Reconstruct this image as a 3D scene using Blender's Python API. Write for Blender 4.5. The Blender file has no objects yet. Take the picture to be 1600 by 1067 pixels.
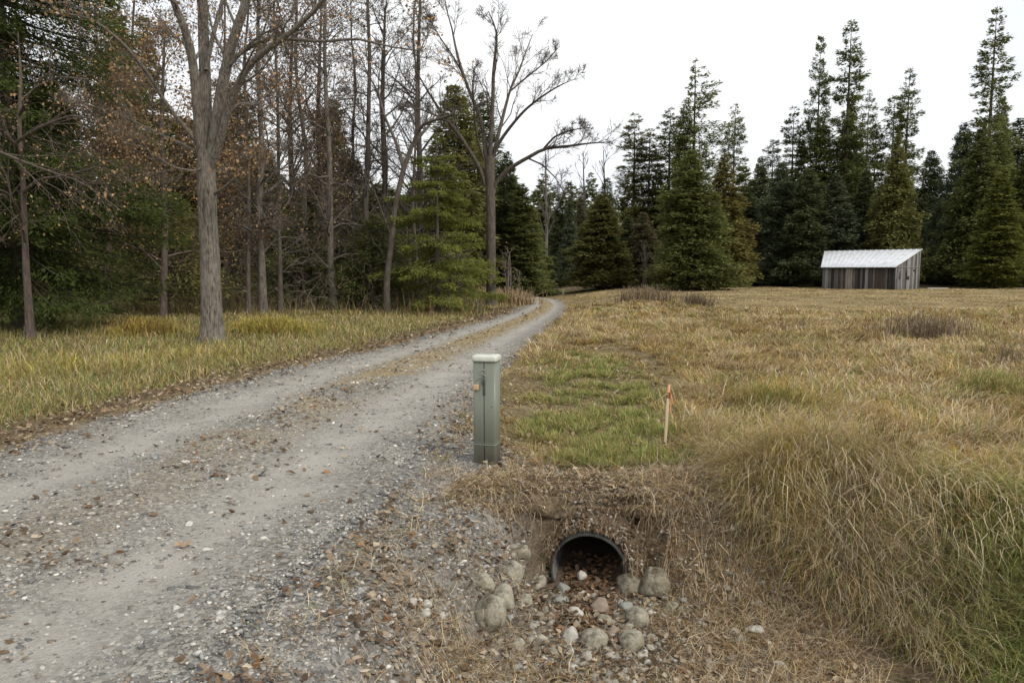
import bpy, math, random
import numpy as np
from math import radians, sin, cos, tan, atan2, pi, sqrt

SC = bpy.context.scene
COL = SC.collection
# ------------------------------------------------------------------ camera
FPX, CX, CY = 1155.0, 800.0, 533.5        # focal length and centre in photo pixels
CAMH, PITCH = 1.6, math.atan(113.5 / 1155.0)
cd = bpy.data.cameras.new('camera')
cam = bpy.data.objects.new('camera', cd); COL.objects.link(cam)
cd.sensor_width = 36.0; cd.lens = 36.0 * FPX / 1600.0
cd.clip_start = 0.05; cd.clip_end = 3000
cam.location = (0, 0, CAMH); cam.rotation_euler = (pi / 2 - PITCH, 0, 0)
SC.camera = cam
# ------------------------------------------------------------------ sky and sun
SUN_EL, SUN_AZ = radians(38), radians(132)   # azimuth clockwise from +Y: from the right, a little behind
W = bpy.data.worlds.new('World'); SC.world = W; W.use_nodes = True
nt = W.node_tree; nt.nodes.clear()
wo = nt.nodes.new('ShaderNodeOutputWorld'); bg = nt.nodes.new('ShaderNodeBackground')
sky = nt.nodes.new('ShaderNodeTexSky'); sky.sky_type = 'NISHITA'; sky.sun_disc = False
sky.sun_elevation = SUN_EL; sky.sun_rotation = SUN_AZ
tc = nt.nodes.new('ShaderNodeTexCoord')
mp = nt.nodes.new('ShaderNodeMapping'); mp.inputs['Scale'].default_value = (1, 1, 2.6)
nz = nt.nodes.new('ShaderNodeTexNoise'); nz.inputs['Scale'].default_value = 2.3; nz.inputs['Detail'].default_value = 6
cr = nt.nodes.new('ShaderNodeValToRGB')
cr.color_ramp.elements[0].position = 0.3; cr.color_ramp.elements[0].color = (0.80, 0.84, 0.90, 1)
cr.color_ramp.elements[1].position = 0.62; cr.color_ramp.elements[1].color = (1, 1, 0.995, 1)
sc_ = nt.nodes.new('ShaderNodeVectorMath'); sc_.operation = 'SCALE'; sc_.inputs['Scale'].default_value = 10.2
mx = nt.nodes.new('ShaderNodeMix'); mx.data_type = 'RGBA'; mx.inputs[0].default_value = 0.94
nt.links.new(tc.outputs['Generated'], mp.inputs[0]); nt.links.new(mp.outputs[0], nz.inputs['Vector'])
nt.links.new(nz.outputs['Fac'], cr.inputs[0]); nt.links.new(cr.outputs[0], sc_.inputs[0])
nt.links.new(sky.outputs[0], mx.inputs[6]); nt.links.new(sc_.outputs[0], mx.inputs[7])
nt.links.new(mx.outputs[2], bg.inputs['Color']); bg.inputs['Strength'].default_value = 0.1
nt.links.new(bg.outputs[0], wo.inputs[0])
sl = bpy.data.lights.new('sun', 'SUN'); sl.energy = 1.9; sl.angle = radians(14); sl.color = (1.0, 0.93, 0.82)
so = bpy.data.objects.new('sun', sl); COL.objects.link(so)
so.rotation_euler = (pi / 2 - SUN_EL, 0, pi - SUN_AZ)
so.location = (20, -20, 30)
SC.view_settings.view_transform = 'Standard'; SC.view_settings.look = 'None'
SC.view_settings.gamma = 1; SC.view_settings.exposure = 0.25; SC.view_settings.use_curve_mapping = False
SC.cycles.max_bounces = 5; SC.cycles.diffuse_bounces = 3; SC.cycles.transmission_bounces = 3
SC.cycles.glossy_bounces = 2; SC.cycles.transparent_max_bounces = 4

# ------------------------------------------------------------------ noise, terrain
rng = np.random.default_rng(7)
TBL = np.random.default_rng(11).random((256, 256))
def vn(x, y, s=0):
    x = np.asarray(x, float) + s * 17.31; y = np.asarray(y, float) + s * 9.77
    xi = np.floor(x).astype(np.int64); yi = np.floor(y).astype(np.int64)
    fx = x - xi; fy = y - yi; fx = fx * fx * (3 - 2 * fx); fy = fy * fy * (3 - 2 * fy)
    a = TBL[xi & 255, yi & 255]; b = TBL[(xi + 1) & 255, yi & 255]
    c = TBL[xi & 255, (yi + 1) & 255]; d = TBL[(xi + 1) & 255, (yi + 1) & 255]
    return (a * (1 - fx) + b * fx) * (1 - fy) + (c * (1 - fx) + d * fx) * fy
def fbm(x, y, s=0, o=3):
    r = 0; a = 1; t = 0
    for k in range(o):
        r = r + a * vn(x * 2 ** k, y * 2 ** k, s + k * 3); t += a; a *= 0.5
    return r / t
def sst(a, b, x):
    t = np.clip((np.asarray(x, float) - a) / (b - a), 0, 1); return t * t * (3 - 2 * t)

def ray(px, py):
    a = (px - CX) / FPX; b = (CY - py) / FPX
    return np.array([a, cos(PITCH) + b * sin(PITCH), -sin(PITCH) + b * cos(PITCH)])
def at(px, py, Y):                 # point on that sight line at world depth Y
    d = ray(px, py); return np.array([0, 0, CAMH]) + d * (Y / d[1])
def flat(px, py, z=0.0):
    d = ray(px, py); t = (z - CAMH) / d[2]; return d[0] * t, d[1] * t

LE = [flat(*p) for p in [(0, 715), (150, 662), (350, 605), (500, 567), (600, 545), (700, 518), (760, 502), (800, 489), (826, 478), (829, 470)]]
RE = [flat(*p) for p in [(480, 900), (600, 790), (680, 700), (735, 640), (790, 575), (832, 530), (862, 506), (881, 489), (884, 479), (873, 470)]]
ly = np.array([-5, 2.0] + [p[1] for p in LE] + [52, 70, 110]); lx = np.array([-5.6, -4.9] + [p[0] for p in LE] + [-2.5, -9, -24])
ry = np.array([-5, 1.5, 2.6] + [p[1] for p in RE] + [52, 70, 110]); rx = np.array([-1.5, -1.4, -1.25] + [p[0] for p in RE] + [0.2, -6.0, -21])
def road_x(y):
    return np.interp(y, ly, lx), np.interp(y, ry, rx)
def backedge(x):
    return np.interp(x, [-1.2, -0.3, 0.1, 0.5, 0.95, 1.4, 2.2, 3.2, 5, 9], [5.0, 5.08, 5.20, 5.22, 5.20, 5.28, 5.25, 4.8, 4.2, 3.6])
def ditch(x, y):
    xl = np.interp(y, [0, 3.0, 3.9, 4.6, 5.2], [-1.0, -0.95, -0.75, -0.35, -0.15])
    wl = np.interp(y, [0, 4.2, 5.0], [1.15, 0.95, 0.4])
    wb = np.interp(x, [-0.5, 0.0, 0.20, 0.86, 1.1, 1.35, 1.8, 3.0, 6], [0.8, 0.5, 0.26, 0.24, 0.5, 0.7, 0.8, .9, 1.4])
    wob = 0.10 * (vn(x * 3, y * 3, 5) - 0.5)
    tb = sst(0, 1, (backedge(x) + wob - y) / wb); tl = sst(0, 1, (x - xl + wob) / wl)
    tr = (1 - 0.35 * sst(3.0, 4.6, x)) * (1 - sst(4.6, 6.2, x))
    return tb * tl * tr
def H(x, y):
    x = np.asarray(x, float); y = np.asarray(y, float)
    d = np.sqrt(x * x + y * y)
    xl, xr = road_x(y)
    on = sst(-0.5, 0.25, x - xl) * sst(-0.5, 0.25, xr - x)
    z = (fbm(x * 0.22, y * 0.22, 2) - 0.5) * 0.16 * (1 - on * 0.7) * sst(2, 10, d)
    z = z + (fbm(x * 0.9, y * 0.9, 3) - 0.5) * 0.10 * (1 - on * 0.9)
    z = z + (fbm(x * 5, y * 5, 4, 3) - 0.5) * 0.035 * (1 - on * 0.8) * (1 - sst(9, 16, d))
    u = (x - xl) / np.maximum(xr - xl, .2)
    z = z - on * 0.035 * (np.exp(-((u - .24) / .13) ** 2) + np.exp(-((u - .76) / .13) ** 2)) + 0.02 * on
    dt = ditch(x, y)
    z = z - 0.62 * dt - .16 * dt * (1 - sst(3.9, 4.75, y)) + 0.05 * (fbm(x * 7, y * 7, 8) - .5) * dt
    # raised grassy lip on the field side of the ditch
    z = z + 0.24 * np.exp(-((x - 2.35) / .75) ** 2 - ((y - 5.45) / 0.55) ** 2)
    # road drops beyond the bend, low banks both sides of it
    z = z - 0.7 * sst(41, 54, y) * (1 - sst(2.2, 9, x)) * sst(-16, -6, x)
    z = z + 0.45 * np.exp(-((x - 5.5) / 2.0) ** 2 - ((y - 33) / 5.0) ** 2)
    z = z + 0.55 * np.exp(-((x + 1.3) / 1.1) ** 2 - ((y - 37.5) / 3.0) ** 2)
    z = z + 0.30 * sst(6, 22, xl - x) * sst(3, 12, y)
    return z
def inmouth(x, y): return (np.abs(x - .54) < .33) & (y > 4.86) & (y < 5.22)
PC = np.array([0.530, 4.95, -0.485]); PR = 0.245; PD = np.array([0.17, 1.0, 0.015]); PD = PD / np.linalg.norm(PD)
def hit(px, py):
    d = ray(px, py); t = 1.5
    while t < 400:
        p = d * t
        if CAMH + p[2] <= float(H(p[0], p[1])): break
        t += 0.01 + t * 0.003
    return np.array([p[0], p[1], float(H(p[0], p[1]))])

# ------------------------------------------------------------------ object helpers
def mesh_np(name, V, F, mats, parent=None, attr=None, smooth=False, midx=None):
    """V (n,3); F = list of int arrays (m,k), one per polygon size."""
    me = bpy.data.meshes.new(name)
    V = np.asarray(V, np.float32)
    F = [np.asarray(f, np.int32) for f in (F if isinstance(F, list) else [F]) if len(f)]
    nl = sum(f.size for f in F); nf = sum(len(f) for f in F)
    me.vertices.add(len(V)); me.vertices.foreach_set('co', V.ravel())
    me.loops.add(nl); me.loops.foreach_set('vertex_index', np.concatenate([f.ravel() for f in F]))
    tot = np.concatenate([np.full(len(f), f.shape[1], np.int32) for f in F])
    st = np.concatenate([[0], np.cumsum(tot)[:-1]]).astype(np.int32)
    me.polygons.add(nf); me.polygons.foreach_set('loop_start', st); me.polygons.foreach_set('loop_total', tot)
    if smooth: me.polygons.foreach_set('use_smooth', np.ones(nf, bool))
    for m in (mats if isinstance(mats, list) else [mats]): me.materials.append(m)
    if midx is not None: me.polygons.foreach_set('material_index', np.asarray(midx, np.int32))
    if attr is not None:
        for k, a in attr.items():
            a = np.asarray(a, np.float32)
            if a.ndim == 1: a = np.stack([a, a, a], 1)
            ca = me.color_attributes.new(k, 'FLOAT_COLOR', 'POINT')
            ca.data.foreach_set('color', np.concatenate([a, np.ones((len(a), 1), np.float32)], 1).ravel())
    me.update(calc_edges=True); me.validate()
    o = bpy.data.objects.new(name, me); COL.objects.link(o)
    if parent is not None: o.parent = parent
    return o
def empty(name, loc, label=None, cat=None, group=None, rz=0):
    o = bpy.data.objects.new(name, None); COL.objects.link(o); o.empty_display_size = 0.2
    o.location = tuple(float(v) for v in loc); o.rotation_euler = (0, 0, rz)
    tag(o, label, cat, group); return o
def tag(o, label=None, cat=None, group=None, kind=None):
    if label: o['label'] = label
    if cat: o['category'] = cat
    if group: o['group'] = group
    if kind: o['kind'] = kind
    return o
class MB:
    def __init__(s): s.V = []; s.F = {}; s.n = 0
    def add(s, V, F):
        V = np.asarray(V, float)
        for f in F: s.F.setdefault(len(f), []).append([i + s.n for i in f])
        s.V.append(V); s.n += len(V)
    def box(s, lo, hi, M=None):
        x0, y0, z0 = lo; x1, y1, z1 = hi
        V = np.array([(x0, y0, z0), (x1, y0, z0), (x1, y1, z0), (x0, y1, z0), (x0, y0, z1), (x1, y0, z1), (x1, y1, z1), (x0, y1, z1)], float)
        if M is not None: V = np.array([M(v) for v in V])
        s.add(V, [(3, 2, 1, 0), (4, 5, 6, 7), (0, 1, 5, 4), (1, 2, 6, 5), (2, 3, 7, 6), (3, 0, 4, 7)])
    def prism(s, poly, z0, z1, closed=True):
        n = len(poly); V = [(x, y, z0) for x, y in poly] + [(x, y, z1) for x, y in poly]
        F = [(i, (i + 1) % n, n + (i + 1) % n, n + i) for i in range(n)] + [tuple(range(n - 1, -1, -1)), tuple(range(n, 2 * n))]
        s.add(V, F)
    def tube(s, P, R, sides=8, cap=True):
        P = np.asarray(P, float)[None]; R = np.broadcast_to(np.asarray(R, float), P.shape[:2])
        V, F = tubes(P, R, sides); k = P.shape[1]
        F = [tuple(f) for f in F]
        if cap: F += [tuple(range(sides - 1, -1, -1)), tuple((k - 1) * sides + i for i in range(sides))]
        s.add(V, F)
    def build(s, name, mat, parent=None, smooth=False, bevel=0, attr=None):
        o = mesh_np(name, np.concatenate(s.V), [np.array(v) for v in s.F.values()], mat, parent, attr, smooth)
        if bevel:
            b = o.modifiers.new('bevel', 'BEVEL'); b.width = bevel; b.segments = 3; b.limit_method = 'ANGLE'
        return o
def nrm(v): return v / np.maximum(np.linalg.norm(v, axis=-1, keepdims=True), 1e-9)
def tubes(P, R, sides):
    N, K, _ = P.shape
    T = np.empty_like(P); T[:, 1:-1] = P[:, 2:] - P[:, :-2]; T[:, 0] = P[:, 1] - P[:, 0]; T[:, -1] = P[:, -1] - P[:, -2]
    T = nrm(T)
    mT = nrm(P[:, -1] - P[:, 0])
    ref = np.where(np.abs(mT[:, 2:3]) > 0.8, np.array([[1., 0, 0]]), np.array([[0, 0, 1.]]))
    A = nrm(np.cross(T, ref[:, None, :])); B = np.cross(T, A)
    th = np.arange(sides) * 2 * pi / sides
    V = P[:, :, None, :] + R[:, :, None, None] * (A[:, :, None, :] * np.cos(th)[None, None, :, None] + B[:, :, None, :] * np.sin(th)[None, None, :, None])
    i = (np.arange(N)[:, None, None] * K + np.arange(K - 1)[None, :, None]) * sides
    j = np.arange(sides)[None, None, :]; j2 = (j + 1) % sides
    F = np.stack([i + j, i + j2, i + sides + j2, i + sides + j], -1).reshape(-1, 4)
    return V.reshape(-1, 3), F

# ------------------------------------------------------------------ materials
def newmat(name):
    m = bpy.data.materials.new(name); m.use_nodes = True; m.node_tree.nodes.clear(); return m, m.node_tree.nodes, m.node_tree.links
def N_(n, t, **k):
    o = n.new(t)
    for a, b in k.items():
        if a in o.inputs.keys(): o.inputs[a].default_value = b
        else: setattr(o, a, b)
    return o
def c4(c): return (c[0], c[1], c[2], 1)
def noise_ramp(n, l, vec, scale, stops, detail=5, rough=0.6):
    t = N_(n, 'ShaderNodeTexNoise'); t.inputs['Scale'].default_value = scale; t.inputs['Detail'].default_value = detail; t.inputs['Roughness'].default_value = rough
    if vec is not None: l.new(vec, t.inputs['Vector'])
    r = N_(n, 'ShaderNodeValToRGB')
    while len(r.color_ramp.elements) < len(stops): r.color_ramp.elements.new(0.5)
    for e, (p, c) in zip(r.color_ramp.elements, stops): e.position = p; e.color = c4(c) if not np.isscalar(c) else (c, c, c, 1)
    l.new(t.outputs['Fac'], r.inputs[0]); return r, t
def mix(n, l, a, b, f, mode='MIX'):
    m = N_(n, 'ShaderNodeMix'); m.data_type = 'RGBA'; m.blend_type = mode; m.clamp_factor = True
    for s, v in ((0, f), (6, a), (7, b)):
        if isinstance(v, (int, float)): m.inputs[s].default_value = v
        elif isinstance(v, tuple): m.inputs[s].default_value = c4(v)
        else: l.new(v, m.inputs[s])
    return m.outputs[2]
def attr_mat(name, translucent=0.3, rough=0.9, sat=1.0):
    """leaf, blade and stone material: the thing's own colour comes from its attribute"""
    m, n, l = newmat(name); o = N_(n, 'ShaderNodeOutputMaterial'); a = N_(n, 'ShaderNodeVertexColor'); a.layer_name = 'Col'
    g = N_(n, 'ShaderNodeNewGeometry')
    nr, _ = noise_ramp(n, l, g.outputs['Position'], 38, [(0.3, 0.72), (0.7, 1.2)], 3)
    col = mix(n, l, a.outputs['Color'], nr.outputs[0], 1.0, 'MULTIPLY')
    d = N_(n, 'ShaderNodeBsdfDiffuse'); l.new(col, d.inputs[0])
    if translucent > 0:
        t = N_(n, 'ShaderNodeBsdfTranslucent'); l.new(col, t.inputs[0])
        x = N_(n, 'ShaderNodeMixShader'); x.inputs[0].default_value = translucent
        l.new(d.outputs[0], x.inputs[1]); l.new(t.outputs[0], x.inputs[2]); l.new(x.outputs[0], o.inputs[0])
    else:
        l.new(d.outputs[0], o.inputs[0])
    return m
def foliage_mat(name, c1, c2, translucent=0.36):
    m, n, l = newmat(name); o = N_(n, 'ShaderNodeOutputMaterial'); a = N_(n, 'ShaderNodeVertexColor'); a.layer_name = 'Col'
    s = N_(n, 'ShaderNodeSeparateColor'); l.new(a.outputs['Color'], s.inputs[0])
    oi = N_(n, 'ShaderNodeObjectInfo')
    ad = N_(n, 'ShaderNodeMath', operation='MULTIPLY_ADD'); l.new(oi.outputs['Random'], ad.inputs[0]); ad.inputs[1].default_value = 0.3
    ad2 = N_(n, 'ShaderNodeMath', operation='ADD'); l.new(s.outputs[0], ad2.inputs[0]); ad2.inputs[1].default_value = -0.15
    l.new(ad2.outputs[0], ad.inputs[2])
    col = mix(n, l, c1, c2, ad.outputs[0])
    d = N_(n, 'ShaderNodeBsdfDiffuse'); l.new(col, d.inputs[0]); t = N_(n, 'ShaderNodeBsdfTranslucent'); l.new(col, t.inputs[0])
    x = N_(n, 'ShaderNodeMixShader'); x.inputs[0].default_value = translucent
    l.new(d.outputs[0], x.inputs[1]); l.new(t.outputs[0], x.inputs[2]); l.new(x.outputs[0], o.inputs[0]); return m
def bark_mat(name, c1, c2, scale=9.0, bump=0.5, stretch=0.16, lichen=None):
    m, n, l = newmat(name); o = N_(n, 'ShaderNodeOutputMaterial'); p = N_(n, 'ShaderNodeBsdfPrincipled'); p.inputs['Roughness'].default_value = 0.92
    tcn = N_(n, 'ShaderNodeTexCoord'); mpn = N_(n, 'ShaderNodeMapping'); mpn.inputs['Scale'].default_value = (1, 1, stretch)
    l.new(tcn.outputs['Object'], mpn.inputs[0])
    r, t = noise_ramp(n, l, mpn.outputs[0], scale * 2, [(0.38, c1), (0.62, c2)], 8, 0.75)
    col = r.outputs[0]
    if lichen:
        r2, _ = noise_ramp(n, l, tcn.outputs['Object'], 3.5, [(0.5, 0.0), (0.68, 0.75)], 6)
        col = mix(n, l, col, lichen, r2.outputs[0])
    v = N_(n, 'ShaderNodeTexVoronoi'); v.inputs['Scale'].default_value = scale; v.feature = 'DISTANCE_TO_EDGE'; l.new(mpn.outputs[0], v.inputs['Vector'])
    ma = N_(n, 'ShaderNodeMath', operation='MULTIPLY_ADD'); l.new(t.outputs['Fac'], ma.inputs[0]); ma.inputs[1].default_value = 0.9; l.new(v.outputs['Distance'], ma.inputs[2])
    b = N_(n, 'ShaderNodeBump'); b.inputs['Strength'].default_value = bump; b.inputs['Distance'].default_value = 0.03; l.new(ma.outputs[0], b.inputs['Height'])
    l.new(col, p.inputs['Base Color']); l.new(b.outputs[0], p.inputs['Normal']); l.new(p.outputs[0], o.inputs[0]); return m
def simple_mat(name, color, rough=0.6, metal=0.0, var=0.15, nscale=8.0, bump=0.0, spec=0.5, stops=None, stretch=(1, 1, 1)):
    m, n, l = newmat(name); o = N_(n, 'ShaderNodeOutputMaterial'); p = N_(n, 'ShaderNodeBsdfPrincipled')
    p.inputs['Roughness'].default_value = rough; p.inputs['Metallic'].default_value = metal; p.inputs['Specular IOR Level'].default_value = spec
    tcn = N_(n, 'ShaderNodeTexCoord'); mpn = N_(n, 'ShaderNodeMapping'); mpn.inputs['Scale'].default_value = stretch; l.new(tcn.outputs['Object'], mpn.inputs[0])
    st = stops or [(0.3, tuple(v * (1 - var) for v in color)), (0.7, tuple(min(1, v * (1 + var)) for v in color))]
    r, t = noise_ramp(n, l, mpn.outputs[0], nscale, st, 7, 0.65)
    l.new(r.outputs[0], p.inputs['Base Color'])
    if bump:
        b = N_(n, 'ShaderNodeBump'); b.inputs['Strength'].default_value = bump; b.inputs['Distance'].default_value = 0.01
        l.new(t.outputs['Fac'], b.inputs['Height']); l.new(b.outputs[0], p.inputs['Normal'])
    l.new(p.outputs[0], o.inputs[0]); return m

BLADE = attr_mat('grass_blades', 0.28); LEAF = attr_mat('dry_leaves', 0.2); STONE = attr_mat('stone_chips', 0.0); FIBRE = attr_mat('fibres', 0.05)
# ground shader; the masks say where soil, gravel and green lie
def gravel_nodes(n, l, pos, base=((0.33, 0.31, 0.28), (0.20, 0.195, 0.185), (0.11, 0.105, 0.095))):
    v = N_(n, 'ShaderNodeTexVoronoi'); v.inputs['Scale'].default_value = 46; l.new(pos, v.inputs['Vector'])
    sp = N_(n, 'ShaderNodeSeparateColor'); l.new(v.outputs['Color'], sp.inputs[0])
    r = N_(n, 'ShaderNodeValToRGB'); r.color_ramp.elements.new(0.5)
    for e, (p, c) in zip(r.color_ramp.elements, [(0.0, base[2]), (0.45, base[1]), (1.0, base[0])]): e.position = p; e.color = c4(c)
    l.new(sp.outputs[0], r.inputs[0])
    fine, ft = noise_ramp(n, l, pos, 160, [(0.3, 0.7), (0.7, 1.25)], 4)
    big, bt = noise_ramp(n, l, pos, 1.3, [(0.3, 0.78), (0.7, 1.15)], 5)
    c = mix(n, l, r.outputs[0], fine.outputs[0], 1.0, 'MULTIPLY'); c = mix(n, l, c, big.outputs[0], 1.0, 'MULTIPLY')
    return c, v, ft
def ground_mat():
    m, n, l = newmat('ground_surface'); o = N_(n, 'ShaderNodeOutputMaterial'); p = N_(n, 'ShaderNodeBsdfPrincipled'); p.inputs['Roughness'].default_value = 0.95
    p.inputs['Specular IOR Level'].default_value = 0.2
    g = N_(n, 'ShaderNodeNewGeometry'); pos = g.outputs['Position']
    a = N_(n, 'ShaderNodeVertexColor'); a.layer_name = 'Col'; s = N_(n, 'ShaderNodeSeparateColor'); l.new(a.outputs['Color'], s.inputs[0])
    gr, v, ft = gravel_nodes(n, l, pos)
    so_, st = noise_ramp(n, l, pos, 14, [(0.3, (0.06, 0.042, 0.027)), (0.5, (0.12, 0.088, 0.058)), (0.72, (0.22, 0.17, 0.115))], 8, 0.75)
    stw, _ = noise_ramp(n, l, pos, 9, [(0.28, (0.13, 0.095, 0.045)), (0.5, (0.24, 0.18, 0.09)), (0.75, (0.36, 0.28, 0.155))], 9, 0.8)
    gn, _ = noise_ramp(n, l, pos, 17, [(0.3, (0.045, 0.05, 0.018)), (0.7, (0.13, 0.15, 0.05))], 8, 0.8)
    c = mix(n, l, so_.outputs[0], stw.outputs[0], s.outputs[2]); c = mix(n, l, c, gn.outputs[0], s.outputs[1]); c = mix(n, l, c, gr, s.outputs[0])
    h = N_(n, 'ShaderNodeMath', operation='MULTIPLY_ADD'); l.new(v.outputs['Distance'], h.inputs[0]); h.inputs[1].default_value = -0.8; l.new(st.outputs['Fac'], h.inputs[2])
    b = N_(n, 'ShaderNodeBump'); b.inputs['Strength'].default_value = 0.7; b.inputs['Distance'].default_value = 0.02; l.new(h.outputs[0], b.inputs['Height'])
    l.new(c, p.inputs['Base Color']); l.new(b.outputs[0], p.inputs['Normal']); l.new(p.outputs[0], o.inputs[0]); return m
def road_mat():
    m, n, l = newmat('road_gravel'); o = N_(n, 'ShaderNodeOutputMaterial'); p = N_(n, 'ShaderNodeBsdfPrincipled'); p.inputs['Roughness'].default_value = 0.9
    p.inputs['Specular IOR Level'].default_value = 0.25
    g = N_(n, 'ShaderNodeNewGeometry'); pos = g.outputs['Position']
    a = N_(n, 'ShaderNodeVertexColor'); a.layer_name = 'Col'; s = N_(n, 'ShaderNodeSeparateColor'); l.new(a.outputs['Color'], s.inputs[0])
    gr, v, ft = gravel_nodes(n, l, pos, ((0.35, 0.33, 0.285), (0.195, 0.183, 0.158), (0.10, 0.093, 0.080)))
    tr, _ = noise_ramp(n, l, pos, 70, [(0.25, (.225, .208, .182)), (0.5, (.36, .338, .30)), (0.75, (.47, .445, .40))], 8, 0.8)
    stw, _ = noise_ramp(n, l, pos, 9, [(0.28, (0.15, 0.11, 0.055)), (0.5, (0.27, 0.21, 0.115)), (0.75, (0.38, 0.31, 0.18))], 9, 0.8)
    nb, _ = noise_ramp(n, l, pos, 2.2, [(0.3, 0.35), (0.6, 0.98)], 6)
    f = N_(n, 'ShaderNodeMath', operation='MULTIPLY'); l.new(s.outputs[0], f.inputs[0]); l.new(nb.outputs[0], f.inputs[1])
    c = mix(n, l, gr, tr.outputs[0], f.outputs[0]); c = mix(n, l, c, stw.outputs[0], s.outputs[1])
    b = N_(n, 'ShaderNodeBump'); b.inputs['Strength'].default_value = 0.6; b.inputs['Distance'].default_value = 0.012
    h = N_(n, 'ShaderNodeMath', operation='MULTIPLY_ADD'); l.new(v.outputs['Distance'], h.inputs[0]); h.inputs[1].default_value = -1.0; l.new(ft.outputs['Fac'], h.inputs[2])
    l.new(h.outputs[0], b.inputs['Height']); l.new(c, p.inputs['Base Color']); l.new(b.outputs[0], p.inputs['Normal']); l.new(p.outputs[0], o.inputs[0]); return m

# ------------------------------------------------------------------ masks
def patch(px, py, rx_, ry_):
    c = hit(px, py); up = hit(px, py - ry_); dn = hit(px, min(py + ry_, 1120)); dd = sqrt(c[0] ** 2 + c[1] ** 2)
    return (c[0], c[1], max(rx_ / FPX * dd, .05), max(abs(up[1] - dn[1]) / 2, .05))
def pm(x, y, P, soft=0.6):
    r = 0
    for (cx_, cy_, a, b) in P:
        q = ((x - cx_) / a) ** 2 + ((y - cy_) / b) ** 2
        r = np.maximum(r, 1 - sst(1 - soft, 1 + soft, q + 0.9 * (fbm(x * 3.1, y * 3.1, 21) - .5)))
    return r
GREEN = [patch(*p) for p in [(930, 592, 85, 45), (960, 655, 100, 45), (705, 650, 22, 14), (870, 670, 70, 22), (965, 735, 95, 32), (900, 625, 80, 12), (1000, 700, 60, 30),
                             (1560, 605, 45, 18), (1175, 598, 60, 14), (1190, 650, 70, 18), (1540, 840, 160, 60), (1560, 1010, 130, 70), (1300, 590, 60, 10), (1430, 800, 60, 20), (1120, 700, 70, 25)]]
LAWN = [patch(*p) for p in [(705, 655, 45, 40), (700, 700, 40, 26), (850, 620, 110, 70), (900, 700, 130, 60), (960, 570, 90, 40), (720, 640, 40, 40), (1010, 680, 60, 80), (820, 740, 90, 14)]]
GOLD = [patch(*p) for p in [(1250, 575, 110, 25), (1230, 790, 60, 40), (1200, 620, 60, 20), (1580, 660, 60, 30), (1250, 520, 200, 10)]]
def masks(x, y):
    x = np.asarray(x, float); y = np.asarray(y, float)
    xl, xr = road_x(y); dR = x - xr; dL = xl - x
    nzs = fbm(x * 1.8, y * 1.8, 31) - .5
    sw = np.interp(y, [2, 4, 5.0, 5.8, 7, 9, 14, 30], [1.6, 1.6, 1.45, 0.95, 0.32, 0.16, 0.08, 0.05])
    road = sst(-0.12, 0.12, dR * -1) * sst(-0.12, 0.12, -dL)
    grav = (1 - sst(0.55, 1.25, (dR + nzs * 0.6) / np.maximum(sw, .05))) * (dR > -0.2)
    grav = np.maximum(grav, (1 - sst(0.0, 0.25, dL + nzs * 0.4)) * (dL > -.2))
    dt = ditch(x, y)
    lip = np.exp(-((y - 5.62 - nzs * .3) / 0.30) ** 2) * sst(-0.6, 0.0, x) * (1 - sst(1.3, 1.9, x))
    soil = np.clip(np.maximum(dt, lip * 0.9), 0, 1)
    soil = np.maximum(soil, np.exp(-(((x - 1.45) / .62) ** 2 + ((y - 5.15) / .50) ** 2)))
    soil = np.maximum(soil, sst(-.5, .1, x) * (1 - sst(1.2, 1.5, x)) * sst(4.7, 4.9, y) * (1 - sst(5.3, 5.55, y)))
    return dict(xl=xl, xr=xr, dR=dR, dL=dL, road=road, grav=np.clip(grav, 0, 1), dt=dt, soil=soil,
                green=pm(x, y, GREEN), lawn=pm(x, y, LAWN, .5), gold=pm(x, y, GOLD), forest=sst(24, 30, y + 6 * nzs) * sst(2, 6, dL))

# ------------------------------------------------------------------ ground sheet
def axis(lo, hi, step, far, g):
    a = list(np.arange(lo, hi, step)); s = step; v = a[-1]
    while v < far: s *= g; v += s; a.append(v)
    s = step; v = a[0]; b = []
    while v > -far: s *= g; v -= s; b.append(v)
    return np.array(b[::-1] + a)
gx = axis(-2.6, 3.6, 0.035, 700, 1.045); gy = axis(3.0, 6.6, 0.035, 700, 1.035)
X, Y = np.meshgrid(gx, gy); nx, ny = len(gx), len(gy)
M = masks(X, Y)
Z = H(X, Y)
inr = sst(0.15, 0.3, X - M['xl']) * sst(0.15, 0.3, M['xr'] - X)
Z = Z - 0.05 * inr
V = np.stack([X, Y, Z], -1).reshape(-1, 3)
idx = np.arange(nx * ny).reshape(ny, nx)
F = np.stack([idx[:-1, :-1], idx[:-1, 1:], idx[1:, 1:], idx[1:, :-1]], -1).reshape(-1, 4)
cen = V[F].mean(1); rel = cen - PC; al = rel @ PD; dist = np.linalg.norm(rel - al[:, None] * PD, axis=1)
F = F[~((dist < PR * 1.24) & (al > -0.12) & (al < 2.5) & (cen[:, 2] > -0.575))]
fo = M['forest']
left = sst(0.0, 0.5, M['dL'])
wallm = sst(-.05, .25, X) * (1 - sst(1.2, 1.5, X)) * sst(4.72, 4.85, Y) * (1 - sst(5.12, 5.22, Y))
mG = np.clip(np.maximum(M['grav'], M['road'] * .9), 0, 1) * (1 - 0.55 * M['dt']) * (1 - .9 * wallm)
left2 = sst(.7, 1.6, M['dL'])
mN = np.clip(np.maximum(M['green'] * .7 * sst(.35, .6, fbm(X * 2.6, Y * 2.6, 66)), left2 * .5 * (1 - fo)) + M['lawn'] * .15, 0, 1) * (1 - .95 * M['soil'])
mS = np.clip(1 - M['soil'] - left * .75 - M['lawn'] * .45, 0.05, 1) * (1 - wallm)
far = sst(60, 66, Y); mS = mS * (1 - .8 * far)
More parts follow.
